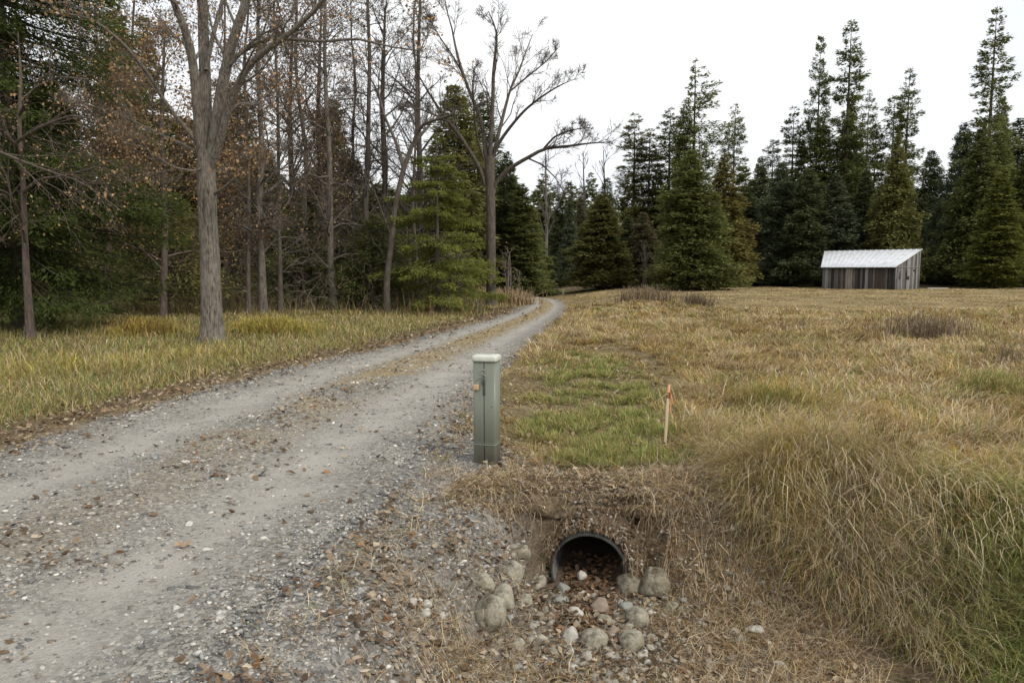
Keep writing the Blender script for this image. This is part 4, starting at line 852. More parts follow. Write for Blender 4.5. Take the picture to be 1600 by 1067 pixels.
# ================================================================== trees
def conifer(rs, h, h0, Rm, nbr, prof=.8, droop=.25, up=.15, dens=9, fl=.34, fw=.12, fan=.42, stick=True, tr=.16, clump=0.0, gap=0.0, asym=0.0, var=0.0, jz=.065, lsag=.30):
    r = np.random.default_rng(rs)
    t = np.sort(r.random(nbr)) ** .92; z = h0 + (h - h0) * t * .985
    if clump > 0: z = z + (np.round(z / .9) * .9 - z) * clump
    L = Rm * np.power(np.clip(1 - t, 0, 1), prof) * (.62 + .48 * r.random(nbr)) + .10
    L = L * (.55 + .45 * sst(0, .12, t)) 
    az = r.random(nbr) * 2 * pi
    L = L * (1 - var * r.random(nbr))
    if asym: L = L * (1 + asym * np.cos(az))
    # irregular outline: some directions and levels are thin
    L = L * (.7 + .55 * vn(np.cos(az) * 2 + 5, z * .45 + np.sin(az) * 2, rs % 40))
    keepb = r.random(nbr) > gap; t, z, L, az = t[keepb], z[keepb], L[keepb], az[keepb]; nb = len(t)
    cnt = np.maximum(3, (L * dens * (.55 + .45 * L / Rm) * 2.2).astype(int)); bi = np.repeat(np.arange(nb), cnt); n = len(bi)
    lo = .30 if clump > .3 else .10
    s = lo + (1.02 - lo) * r.random(n) ** (.75); Lb = L[bi]
    dr = droop * (.6 + .8 * r.random(nb)) * (1 - .9 * t ** 2); upc = up
    lat = (r.random(n) * 2 - 1) * fan * Lb * (1.08 - s) ** .7 * np.where(s < .35, s / .35, 1)
    rad = s * Lb; zo = -dr[bi] * rad + upc * rad * s - lsag * np.abs(lat) + r.normal(0, min(.06, jz) + jz * Lb, n)
    a = az[bi]; ca, sa = np.cos(a), np.sin(a)
    P = np.stack([rad * ca - lat * sa, rad * sa + lat * ca, z[bi] + zo], -1)
    fa = a + np.sign(lat) * (.5 + .4 * r.random(n)) + r.normal(0, .35, n)
    dz = -dr[bi] + upc * 2 * s + r.normal(0, .42, n) - .15
    D = nrm(np.stack([np.cos(fa), np.sin(fa), dz], -1)); S = nrm(np.cross(D, np.array([[0, 0, 1.]])) + r.normal(0, .35, (n, 3))); 
    l_ = fl * (.55 + .8 * r.random(n)) * (.6 + .4 * np.minimum(1, Lb / (.35 * Rm))); w_ = fw * (.6 + .8 * r.random(n))
    A = P; B = P + D * (l_ * .45)[:, None] + S * w_[:, None]; Cc = P + D * l_[:, None]; E = P + D * (l_ * .45)[:, None] - S * w_[:, None]
    V = np.stack([A, B, Cc, E], 1).reshape(-1, 3); F = np.arange(n * 4).reshape(n, 4)
    sh = .25 + .5 * r.random(nb)[bi] * .8 + .30 * (s - .5) + r.normal(0, .12, n); sh = np.clip(sh, 0, 1)  # random tone, plus inner crown shade put into colour: paler towards bough tips
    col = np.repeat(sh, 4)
    # trunk and boughs
    K = 9; zz = np.linspace(-.3, h * .985, K); rr_ = tr * (1 - zz / h).clip(.03, 1.1) ** .9; wob = r.normal(0, .02, (K, 2)) * np.linspace(0, 1, K)[:, None] * h * .05
    TP = np.stack([wob[:, 0] * 0 + wob[:, 0].cumsum() * 0, wob[:, 1] * 0, zz], -1)[None]
    TV, TF = tubes(TP, rr_[None], 8)
    if stick:
        q = np.linspace(0, .95, 5)[None, :]; rad = q * L[:, None]
        SP = np.stack([rad * np.cos(az)[:, None], rad * np.sin(az)[:, None], z[:, None] - dr[:, None] * rad + upc * rad * q], -1)
        SR = (.012 + .010 * L[:, None]) * (1 - .8 * q)
        SV, SF = tubes(SP, SR, 3); TV2 = np.concatenate([TV, SV]); TF = np.concatenate([TF, SF + len(TV)]); TV = TV2
    return (V, F, col), (TV, TF)
BARK_C = bark_mat('conifer_bark', (.045, .036, .029), (.12, .095, .075), 9); 
FM = {'dark': foliage_mat('fir_dark', (.085, .100, .048), (.180, .205, .095)),
      'deep': foliage_mat('spruce_deep', (.052, .072, .023), (.150, .185, .058)),
      'blue': foliage_mat('fir_bluegreen', (.088, .106, .068), (.195, .225, .130)),
      'green': foliage_mat('fir_green', (.105, .124, .044), (.240, .262, .092)),
      'olive': foliage_mat('fir_olive', (.135, .138, .050), (.290, .282, .102)),
      'gold': foliage_mat('fir_golden', (.155, .138, .048), (.320, .280, .10)),
      'lime': foliage_mat('spruce_lime', (.110, .130, .032), (.290, .310, .080), .4),
      'brown': foliage_mat('fir_brownish', (.125, .112, .062), (.255, .228, .13))}
HN = 20.0
VAR = {}
def variant(key, **k):
    (V, F, c), (TV, TF) = conifer(**k)
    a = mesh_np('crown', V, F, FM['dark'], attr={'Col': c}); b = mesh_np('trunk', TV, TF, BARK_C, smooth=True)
    a.data.name = key + '_crown'; b.data.name = key + '_trunk'
    VAR[key] = (a.data, b.data, k['h'], k['Rm'])
    bpy.data.objects.remove(a); bpy.data.objects.remove(b)
for i in range(4):
    q = [(.74, .34, .17), (.60, .46, .22), (.88, .24, .10), (.68, .52, .30)][i]
    variant('fir%d' % i, rs=100 + i, h=20, h0=.3, Rm=4.3, nbr=620, prof=q[0], droop=q[1], up=q[2], dens=22, fl=.36, fw=.078, fan=.5, var=.25)
    variant('slim%d' % i, rs=120 + i, h=20, h0=.5, Rm=2.5, nbr=520, prof=q[0] * .95, droop=q[1] + .08, up=q[2], dens=24, fl=.32, fw=.07, fan=.5, var=.35)
    variant('pine%d' % i, rs=140 + i, h=26, h0=3.0, Rm=3.2, nbr=330, prof=.52 + .05 * i, droop=.42 + .05 * i, up=.30, dens=36, fl=.29, fw=.062, fan=.42, clump=.32, tr=.24, gap=.08, var=.62)
    variant('thin%d' % i, rs=160 + i, h=24, h0=2.5, Rm=2.5, nbr=330, prof=.48 + .06 * i, droop=.46 + .06 * i, up=.28, dens=30, fl=.28, fw=.056, fan=.42, clump=.31, tr=.17, gap=.08, var=.6)
variant('lean0', rs=181, h=26, h0=3.0, Rm=3.6, nbr=230, prof=.62, droop=.22, up=.2, dens=24, fl=.30, fw=.062, fan=.3, clump=.5, tr=.22, gap=.1, asym=.5, var=.5)
def put_tree(name, x, y, key, hgt, rad, color, label, group=None, rz=None, zb=None):
    cm, tm, h, Rm = VAR[key]; z = (float(H(x, y)) if zb is None else zb)
    e = empty(name, (x, y, z), label, 'tree', group, rng.random() * 6.28 if rz is None else rz)
    a = bpy.data.objects.new('crown', cm); b = bpy.data.objects.new('trunk', tm)
    for o in (a, b): COL.objects.link(o); o.parent = e; o.scale = (rad / Rm, rad / Rm, hgt / h)
    a.material_slots[0].link = 'OBJECT'; a.material_slots[0].material = FM[color]
    return e
def tree_px(name, px, ytop, Yd, wpx, key, color, label, group, rz=None):
    x = (px - CX) / FPX * (Yd * cos(PITCH) + .16); zt = at(px, ytop, Yd)[2]; zb = float(H(x, Yd))
    return put_tree(name, x, Yd, key, zt - zb, wpx / FPX * Yd, color, label, group, rz, zb)
GR = 'conifers along the far field edge'; GL = 'conifers in the left wood'
TREES = [
 ('fir_tree', 859, 330, 88, 19, 'slim0', 'dark', 'short dark fir directly above the end of the road', GR),
 ('fir_tree', 874, 300, 84, 20, 'slim1', 'dark', 'narrow blackish fir just right of the road end', GR),
 ('fir_tree', 890, 304, 78, 18, 'slim2', 'blue', 'narrow blue-dark fir between the road end and the olive spruce', GR),
 ('fir_tree', 906, 286, 82, 16, 'slim0', 'brown', 'slim brownish spire with a thin needle tip left of the olive spruce', GR),
 ('fir_tree', 947, 276, 80, 24, 'slim1', 'dark', 'dark pointed fir behind the top of the olive spruce', GR),
 ('spruce_tree', 938, 300, 62, 52, 'fir0', 'olive', 'broad olive spruce right of the road end', GR),
 ('fir_tree', 980, 335, 66, 28, 'slim2', 'dark', 'low dark fir touching the right side of the olive spruce', GR),
 ('fir_tree', 1004, 330, 64, 36, 'fir1', 'brown', 'thin-needled brownish fir between the olive spruce and the big green fir', GR),
 ('pine_tree', 988, 173, 86, 34, 'thin0', 'olive', 'tall thin pine leftmost of the high group above the brownish fir', GR),
 ('pine_tree', 1011, 197, 84, 34, 'thin1', 'olive', 'second thin pine, lower than its left neighbour', GR),
 ('pine_tree', 1042, 165, 88, 34, 'thin2', 'green', 'thin bushy-topped pine just left of the pointed dark tree', GR),
 ('fir_tree', 1066, 150, 80, 36, 'slim0', 'green', 'pointed dense tree hard against the trunk of the high one-sided pine', GR),
 ('pine_tree', 1079, 84, 82, 62, 'lean0', 'green', 'high pine whose sparse branches reach mostly to the right', GR),
 ('fir_tree', 1076, 232, 56, 62, 'fir2', 'green', 'biggest rounded green fir at the front of the far edge', GR),
 ('fir_tree', 1126, 236, 66, 56, 'fir0', 'gold', 'golden-olive conifer right behind the big rounded green fir', GR),
 ('pine_tree', 1141, 159, 84, 26, 'thin1', 'green', 'lone spindly pine standing clear of its neighbours, right of the golden conifer', GR),
 ('fir_tree', 1160, 300, 72, 40, 'fir1', 'dark', 'dark low fir right of the golden-olive conifer', GR),
 ('fir_tree', 1182, 241, 76, 34, 'fir2', 'dark', 'dark fir with a blunt tip left of the small-topped spire', GR),
 ('fir_tree', 1201, 215, 82, 26, 'thin0', 'dark', 'small-topped dark spire between two blunt firs', GR),
 ('fir_tree', 1216, 252, 70, 44, 'fir0', 'blue', 'bluish wide fir below the slender feathery pine', GR),
 ('pine_tree', 1231, 162, 84, 28, 'thin2', 'green', 'slender feathery pine left of the pair of tallest centre pines', GR),
 ('fir_tree', 1245, 198, 86, 26, 'slim1', 'green', 'short-branched tree tucked against the slender feathery pine', GR),
 ('fir_tree', 1256, 262, 68, 46, 'fir1', 'dark', 'dark wide fir left of the plank shed roof', GR),
 ('pine_tree', 1268, 50, 84, 24, 'pine0', 'green', 'left and slimmer of the two tallest pines left of the shed', GR),
 ('fir_tree', 1272, 178, 80, 40, 'slim2', 'green', 'bushy fir wrapped round the slimmer tall pine trunk', GR),
 ('pine_tree', 1313, 22, 80, 38, 'pine1', 'green', 'right and fuller of the two tallest pines left of the shed', GR),
 ('fir_tree', 1318, 148, 84, 42, 'fir2', 'green', 'dense fir behind the fuller tall pine', GR),
 ('fir_tree', 1300, 268, 68, 52, 'fir0', 'blue', 'wide dark blue fir directly behind the left end of the shed', GR),
 ('pine_tree', 1345, 137, 88, 22, 'thin0', 'green', 'thin pine just right of the fullest tall pine', GR),
 ('pine_tree', 1358, 190, 86, 22, 'thin1', 'olive', 'short scraggly pine in the dip between taller ones', GR),
 ('pine_tree', 1384, 147, 84, 30, 'thin2', 'green', 'feathery pine left of the bare-stemmed spire', GR),
 ('pine_tree', 1405, 99, 82, 30, 'pine2', 'green', 'bare-stemmed spire above the right end of the shed', GR),
 ('fir_tree', 1345, 262, 70, 46, 'fir1', 'dark', 'very dark fir behind the middle of the shed', GR),
 ('fir_tree', 1392, 205, 66, 46, 'fir2', 'olive', 'olive fir with layered boughs behind the right end of the shed', GR),
 ('fir_tree', 1445, 233, 78, 36, 'fir0', 'dark', 'dark clean-sided fir at the sky gap right of the shed', GR),
 ('fir_tree', 1466, 300, 82, 34, 'fir1', 'dark', 'low black fir filling the bottom of the sky gap', GR),
 ('fir_tree', 1492, 187, 72, 44, 'fir2', 'blue', 'jagged bluish fir on the right side of the sky gap', GR),
 ('pine_tree', 1531, 2, 70, 38, 'pine0', 'green', 'tallest pine of all near the right edge of the photo', GR),
 ('fir_tree', 1548, 142, 74, 44, 'fir0', 'green', 'sharp-topped fir close behind the tallest pine', GR),
 ('fir_tree', 1520, 190, 66, 56, 'fir1', 'green', 'broad green fir in front of the tallest pine trunk', GR),
 ('fir_tree', 1578, 182, 78, 42, 'slim0', 'dark', 'dark open fir leaning at the right photo edge', GR),
 ('spruce_tree', 1556, 262, 60, 40, 'slim1', 'lime', 'yellow-green young spruce low at the right edge', GR),
 ('fir_tree', 1600, 230, 68, 50, 'fir2', 'green', 'green fir cut by the right photo edge', GR),
 ('fir_tree', 1640, 200, 70, 60, 'fir0', 'dark', 'dark fir just beyond the right photo edge', GR),
 # left wood
 ('fir_tree', 203, -20, 40, 62, 'slim0', 'green', 'tall fir behind the left limbs of the big maple', GL),
 ('fir_tree', 243, 14, 44, 58, 'slim1', 'green', 'pointed fir between the tall fir and the big maple', GL),
 ('fir_tree', 712, 130, 44, 72, 'fir2', 'olive', 'tall olive fir left of the bare tree by the road', GL),
 ('fir_tree', 757, 138, 50, 50, 'slim2', 'green', 'narrow fir right behind the bare tree by the road', GL),
 ('fir_tree', 792, 232, 46, 42, 'fir0', 'dark', 'dark fir behind the lower right of the bare roadside tree', GL),
 ('fir_tree', 815, 285, 44, 36, 'slim1', 'green', 'green fir at the left side of the road end', GL),
 ('fir_tree', 836, 330, 60, 22, 'slim0', 'green', 'small green fir closest left of the road gap', GL),
 ('fir_tree', 655, 262, 46, 70, 'fir1', 'dark', 'dark fir behind the lime spruce', GL),
 ('fir_tree', 600, 285, 44, 80, 'fir2', 'dark', 'dark fir behind the leaning forked trunk', GL),
 ('fir_tree', 548, 235, 48, 62, 'slim0', 'green', 'fir seen between the tall bare trunks', GL),
 ('fir_tree', 490, 260, 42, 90, 'fir0', 'dark', 'dark fir behind the bare trunks in mid wood', GL),
 ('fir_tree', 526, 150, 54, 50, 'slim1', 'dark', 'high dark fir showing through bare twigs', GL),
 ('fir_tree', 420, 225, 44, 90, 'fir1', 'dark', 'dark fir behind the grey trunk right of the maple', GL),
 ('fir_tree', 372, 120, 50, 80, 'slim2', 'olive', 'olive fir seen behind the right limbs of the maple', GL),
 ('fir_tree', 300, 180, 46, 90, 'fir2', 'dark', 'dark fir straight behind the maple trunk', GL),
 ('fir_tree', 90, 120, 42, 110, 'fir0', 'dark', 'dark fir deep behind the pale-twigged small tree', GL),
 ('fir_tree', 345, 362, 33, 52, 'fir2', 'dark', 'short bushy fir peeping out left of the thickest grey trunk', GL),
 ('fir_tree', 458, 368, 33, 50, 'fir0', 'dark', 'short bushy fir right of the thickest grey trunk', GL),
 ('fir_tree', 540, 352, 33.5, 52, 'fir1', 'olive', 'short light olive fir between the two tallest bare trunks', GL),
 ('fir_tree', 205, 372, 32, 50, 'fir3', 'dark', 'short fir behind the thin trunk left of the maple', GL),
 ('fir_tree', 440, 330, 37, 60, 'fir2', 'olive', 'low olive fir between the thickest grey trunk and the mid wood', GL),
 ('fir_tree', 505, 345, 36, 55, 'fir1', 'green', 'low green fir right of the leaning brown-grey trunk base', GL),
 ('fir_tree', 375, 340, 38, 60, 'fir0', 'green', 'low green fir just right of the maple trunk', GL),
 ('fir_tree', 270, 330, 36, 60, 'fir1', 'olive', 'low olive fir just left of the maple trunk', GL),
 ('fir_tree', 620, 320, 36, 60, 'fir0', 'olive', 'olive fir immediately left of the lime spruce', GL),
 ('fir_tree', -30, 60, 36, 120, 'fir1', 'dark', 'dark fir at the left photo edge', GL),
]
for ti, (nm, px, yt, Yd, wp, key, colr, lab, grp) in enumerate(TREES):
    key = key if key == 'lean0' else key[:-1] + str((ti * 7 + ti // 3) % 4)
    colr = {'dark': 'olive', 'green': 'olive'}.get(colr, colr) if px < 640 else colr  # paler foliage for the left wood, in place of sunlight that misses it
    wp2 = wp * (1.45 if key[:3] in ('fir', 'sli') else 1.75 if key[:4] in ('pine', 'thin') else 1.25)
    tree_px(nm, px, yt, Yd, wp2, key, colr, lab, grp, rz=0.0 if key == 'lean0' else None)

# deep wood behind, one mass
(V0, F0, C0_), (T0, TF0) = conifer(rs=300, h=20, h0=.3, Rm=4.0, nbr=240, dens=7, fl=.7, fw=.24, stick=False)
VV, FF, CC, TVV, TFF = [], [], [], [], []; nv = 0; ntv = 0
R = random.Random(9)
spots = []
for k in range(46):
    px = R.uniform(840, 1750); Yd = R.uniform(92, 120); spots.append((px, Yd, at(px, R.uniform(262, 325), Yd)[2]))
for k in range(44):
    px = R.uniform(-260, 850); Yd = R.uniform(54, 80); spots.append((px, Yd, at(px, R.uniform(285, 350), Yd)[2]))
for k in range(34):
    px = R.uniform(1150, 1700); Yd = R.uniform(80, 92)
    if 1440 < px < 1490: continue
    spots.append((px, Yd, at(px, R.uniform(255, 330), Yd)[2]))
for k in range(10): spots.append((R.uniform(780, 900), R.uniform(95, 120), R.uniform(11, 15)))
for px, Yd, ht in spots:
    x_ = (px - CX) / FPX * Yd; a = R.random() * 6.28; sx = R.uniform(.8, 1.2); ca, sa = cos(a), sin(a); zb_ = float(H(x_, Yd))
    def tf(v): return np.stack([x_ + sx * (v[:, 0] * ca - v[:, 1] * sa), Yd + sx * (v[:, 0] * sa + v[:, 1] * ca), zb_ + v[:, 2] * (ht - zb_) / 20], -1)
    VV.append(tf(V0)); FF.append(F0 + nv); CC.append(C0_); nv += len(V0)
o = mesh_np('distant_wood', np.concatenate(VV), np.concatenate(FF), FM['green'], attr={'Col': np.concatenate(CC)}); tag(o, 'dark mass of conifers deep behind the tree line', 'wood', kind='stuff')

# near trees with fine needles
def near_conifer(name, px, Yd, label, color, group, rz=0, ypx_base=None, **k):
    x = (px - CX) / FPX * Yd; z = float(H(x, Yd)); (V, F, c), (TV, TF) = conifer(**k)
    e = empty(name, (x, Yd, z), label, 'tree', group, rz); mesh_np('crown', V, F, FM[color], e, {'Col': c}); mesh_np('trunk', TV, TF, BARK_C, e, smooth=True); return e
near_conifer('spruce_tree', 30, 18.5, 'big dark spruce filling the left edge behind the pale-twigged small tree', 'deep', GL, rs=401, h=15, h0=.5, Rm=3.5, nbr=430, prof=.5, droop=.36, up=.12, dens=95, jz=.025, lsag=.18, fl=.15, fw=.019, fan=.38, tr=.2)
near_conifer('spruce_tree', 684, 27, 'lime-green spruce with layered boughs left of the bare roadside tree', 'lime', GL, rs=402, h=6.6, h0=.2, Rm=3.3, nbr=92, prof=.62, droop=.24, up=.02, dens=135, fl=.15, fw=.020, fan=.30, tr=.12, clump=.3, var=.40, jz=.018, lsag=.12)
near_conifer('spruce_tree', 715, 31, 'smaller yellow-green spruce between the lime spruce and the bare roadside tree', 'lime', GL, rs=403, h=5.6, h0=.3, Rm=2.3, nbr=90, prof=.65, droop=.22, up=.14, dens=110, fl=.15, fw=.022, clump=.3, tr=.10, jz=.02, lsag=.12, var=.35)
near_conifer('sapling_conifer', 470, 30.5, 'low green young fir among the bare trunks', 'green', GL, rs=404, h=4.2, h0=.3, Rm=2.2, nbr=120, prof=.7, dens=50, fl=.20, fw=.032, tr=.08)
near_conifer('sapling_conifer', 590, 29.5, 'low green young fir left of the leaning forked trunk', 'green', GL, rs=405, h=3.8, h0=.3, Rm=2.4, nbr=120, prof=.7, dens=50, fl=.20, fw=.032, tr=.08)
near_conifer('sapling_conifer', 262, 25, 'drooping yellowish young fir left of the maple trunk', 'olive', GL, rs=406, h=4.0, h0=.5, Rm=3.0, nbr=100, prof=.6, droop=.1, dens=40, fl=.18, fw=.022, tr=.08)

# ---------------------------------------------------------------- broadleaf trees
def resample(P, R_, K):
    P = np.asarray(P, float); R_ = np.asarray(R_, float); s = np.concatenate([[0], np.cumsum(np.linalg.norm(np.diff(P, axis=0), axis=1))]); s /= s[-1]
    # smooth by Catmull-like cubic through dense linear + averaging
    q = np.linspace(0, 1, K * 3); X_ = np.stack([np.interp(q, s, P[:, i]) for i in range(3)], -1); r_ = np.interp(q, s, R_)
    for _ in range(4): X_[1:-1] = (X_[:-2] + X_[1:-1] * 2 + X_[2:]) / 4
    i = np.linspace(0, len(q) - 1, K).round().astype(int); return X_[i], r_[i]
def grow(r, P, Rr, n, ratio, ang, K, t0=.2, upb=.12, wig=.16, rfac=.55, lmin=.15, tip=.25, absL=None):
    N, Kp, _ = P.shape; t = t0 + (1.0 - t0) * r.random((N, n)) ** .85; f = t * (Kp - 1); i = np.minimum(f.astype(int), Kp - 2); w = (f - i)[..., None]
    ar = np.arange(N)[:, None]; base = P[ar, i] * (1 - w) + P[ar, i + 1] * w; T = nrm(P[ar, i + 1] - P[ar, i])
    rb = Rr[ar, i] * (1 - w[..., 0]) + Rr[ar, i + 1] * w[..., 0]
    Lp = np.linalg.norm(np.diff(P, axis=1), axis=2).sum(1)[:, None]
    L = np.maximum(lmin, Lp * ratio * (1.15 - .75 * t) * (.6 + .7 * r.random((N, n)))) if absL is None else absL * (.6 + .8 * r.random((N, n)))
    pr = nrm(np.cross(T, r.normal(0, 1, (N, n, 3)))); a = ang * (.7 + .6 * r.random((N, n)))[..., None]
    D = nrm(T * np.cos(a) + pr * np.sin(a)); M_ = N * n; D = D.reshape(M_, 3); Q = np.empty((M_, K, 3)); Q[:, 0] = base.reshape(M_, 3); L = L.reshape(M_)
    for k in range(1, K):
        D = nrm(D + r.normal(0, wig, (M_, 3)) + np.array([0, 0, upb])); Q[:, k] = Q[:, k - 1] + D * (L / (K - 1))[:, None]
    r0 = (rb.reshape(M_) * rfac); RR = r0[:, None] * np.linspace(1, tip, K)[None]
    return Q, RR
def leaf_faces(r, P, n_per, size, cols, wts, spread=.12):
    M_, K, _ = P.shape; n = M_ * n_per; bi = np.repeat(np.arange(M_), n_per); k = r.integers(1, K, n)
    C = P[bi, k] + r.normal(0, spread, (n, 3)); D = nrm(r.normal(0, 1, (n, 3)) + np.array([0, 0, -.6])); S = nrm(np.cross(D, r.normal(0, 1, (n, 3))))
    s = size * (.6 + .8 * r.random(n))[:, None]
    V = np.stack([C, C + D * s * .5 + S * s * .38, C + D * s, C + D * s * .5 - S * s * .38], 1).reshape(-1, 3)
    cc = np.array(cols)[r.choice(len(cols), n, p=np.array(wts) / sum(wts))] * (1 + r.normal(0, .2, n))[:, None].clip(.4, 1.6)
    return V, np.arange(n * 4).reshape(n, 4), np.repeat(cc, 4, 0)
def bare_tree(name, base, trunk, limbs, label, rs, bark, levels, leaf=None, group=None, twig_r=.006, sides=12, cat='tree'):
    """trunk: (P,R); limbs: list of (P,R) in world coordinates; levels: list of grow() keyword dicts applied in turn to limbs"""
    r = np.random.default_rng(rs); e = empty(name, base, label, cat, group); b = np.array(base)
    TP, TR = resample(*trunk, 22)
    TR = TR * (1 + .5 * np.exp(-np.linspace(0, 22, 22) * 1.1))
    V, F = tubes(TP[None], TR[None], sides * 2)
    # furrowed, slightly lumpy stem
    cen = np.repeat(TP, sides * 2, 0); dv = V - cen; V = cen + dv * (1 + .10 * (vn(np.arctan2(dv[:, 1], dv[:, 0]) * 3 + 10, V[:, 2] * 1.2 + 4, rs % 50) - .5))[:, None]
    mesh_np('trunk', V - b, F, bark, e, smooth=True)
    VV, FF = [], []; nv = 0; LP = []; LR = []
    for P, Rr in limbs:
        p, q = resample(P, Rr, 14); LP.append(p); LR.append(q)
    if LP:
        P = np.stack(LP); Rr = np.stack(LR); V, F = tubes(P, Rr, sides); VV.append(V); FF.append(F); nv += len(V)
    else: P, Rr = TP[None], TR[None]
    tips = None
    for li, kw in enumerate(levels):
        P, Rr = grow(r, P, Rr, **kw); Rr = np.maximum(Rr, twig_r * (.9 if li == len(levels) - 1 else 1.2))
        V, F = tubes(P, Rr, 5 if li == 0 else 3); VV.append(V); FF.append(F + nv); nv += len(V)
    mesh_np('crown', np.concatenate(VV) - b, np.concatenate(FF), bark, e, smooth=True)
    if leaf:
        V, F, C = leaf_faces(r, P, *leaf); mesh_np('foliage', V - b, F, LEAF, e, {'Col': C})
    return e
B_maple = bark_mat('maple_bark', (.040, .032, .025), (.25, .218, .18), 17, 1.0, .16, (.22, .20, .17))
B_grey = bark_mat('grey_bark', (.055, .045, .037), (.18, .155, .13), 10, .7, .2, (.19, .17, .145))
B_dark = bark_mat('dark_bark', (.045, .037, .030), (.13, .108, .088), 10, .6, .2)
B_red = bark_mat('reddish_bark', (.05, .038, .030), (.145, .11, .088), 10, .6, .2)
B_pale = bark_mat('pale_twig_bark', (.20, .175, .145), (.40, .36, .31), 12, .4, .3)
def pxl(pts, Yd, dy=0.0, dscale=1.0, seed=0):
    """photo polyline (x, y, radius in px) to a limb at depth Yd; dy = how far its tip swings towards or away"""
    n = len(pts); P = [at(a, b, Yd + dy * (i / max(n - 1, 1)) ** 1.3) for i, (a, b, c) in enumerate(pts)]
    R_ = [c / FPX * Yd for a, b, c in pts]; return P, R_
BRN = [(.33, .21, .105), (.25, .16, .09), (.40, .28, .16), (.20, .14, .09), (.46, .25, .10)]; BW = [1, 1, .6, .8, .2]
# big maple
Ym = float(hit(332, 538)[1])
mt = pxl([(332, 541, 18), (331, 500, 16), (329, 440, 15), (327, 380, 14), (324, 310, 14), (322, 262, 13), (322, 235, 11)], Ym)
lm = [pxl([(318, 262, 6.2), (311, 205, 7.13), (306, 140, 6.82), (300, 85, 6.2), (288, 40, 5.27), (266, -5, 4.34), (248, -80, 3.1), (225, -170, 1.86)], Ym, -1.5),
      pxl([(322, 260, 10.14), (322, 200, 9.36), (321, 130, 8.58), (318, 60, 8.19), (316, -20, 7.02), (312, -120, 4.68), (318, -220, 2.34)], Ym, .5),
      pxl([(326, 262, 8.8), (336, 215, 9.2), (346, 140, 8.4), (360, 75, 7.2), (379, 20, 6.4), (398, -40, 4.8), (425, -120, 2.4)], Ym, -1.0),
      pxl([(327, 268, 6.6), (340, 235, 6.27), (352, 188, 5.61), (368, 135, 5.28), (396, 92, 4.62), (432, 68, 3.96), (472, 38, 3.3), (512, -6, 2.64), (548, -60, 1.32)], Ym, -2.0),
      pxl([(362, 92, 2.7), (385, 78, 3.0), (410, 62, 2.7), (440, 60, 2.4), (500, 66, 2.1), (560, 60, 1.68), (610, 74, 1.2), (660, 80, 0.72)], Ym, -2.5),
      pxl([(316, 232, 3.0), (290, 200, 3.0), (262, 168, 3.0), (235, 120, 3.0), (203, 80, 2.62), (172, 50, 2.25), (140, 28, 1.5), (105, 22, 0.9)], Ym, -2.5),
      pxl([(332, 305, 2.7), (345, 297, 2.25), (362, 284, 1.95), (382, 262, 1.5), (402, 238, 0.9)], Ym, -1),
      pxl([(322, 110, 3.1), (334, 50, 3.41), (346, 10, 3.1), (356, -40, 2.48), (352, -120, 1.24)], Ym, 1.5),
      pxl([(312, 240, 2.1), (285, 225, 1.82), (240, 205, 1.54), (180, 175, 1.12), (120, 160, 0.7)], Ym, 2.0),
      pxl([(326, 258, 2.1), (306, 268, 1.75), (270, 262, 1.4), (225, 230, 1.12), (190, 222, 0.7)], Ym, -1.5),
      pxl([(352, 185, 2.38), (372, 160, 2.1), (395, 165, 1.54), (430, 150, 1.12), (470, 150, 0.7)], Ym, 2.0),
      pxl([(304, 110, 2.1), (290, 70, 1.82), (262, 50, 1.4), (240, 20, 0.98)], Ym, 2.5)]
bare_tree('maple_tree', hit(332, 538), mt, lm, 'big grey-barked maple with many upright limbs left of the road', 501, B_maple,
          [dict(n=9, ratio=.36, ang=.75, K=7, t0=.25, upb=.07, rfac=.40), dict(n=7, ratio=.5, ang=.8, K=6, t0=.2, upb=.05, wig=.2, rfac=.5), dict(n=5, ratio=.5, ang=.8, K=4, t0=.3, upb=.04, wig=.25, rfac=.6)],
          leaf=(1, .062, BRN, BW), twig_r=.0035)
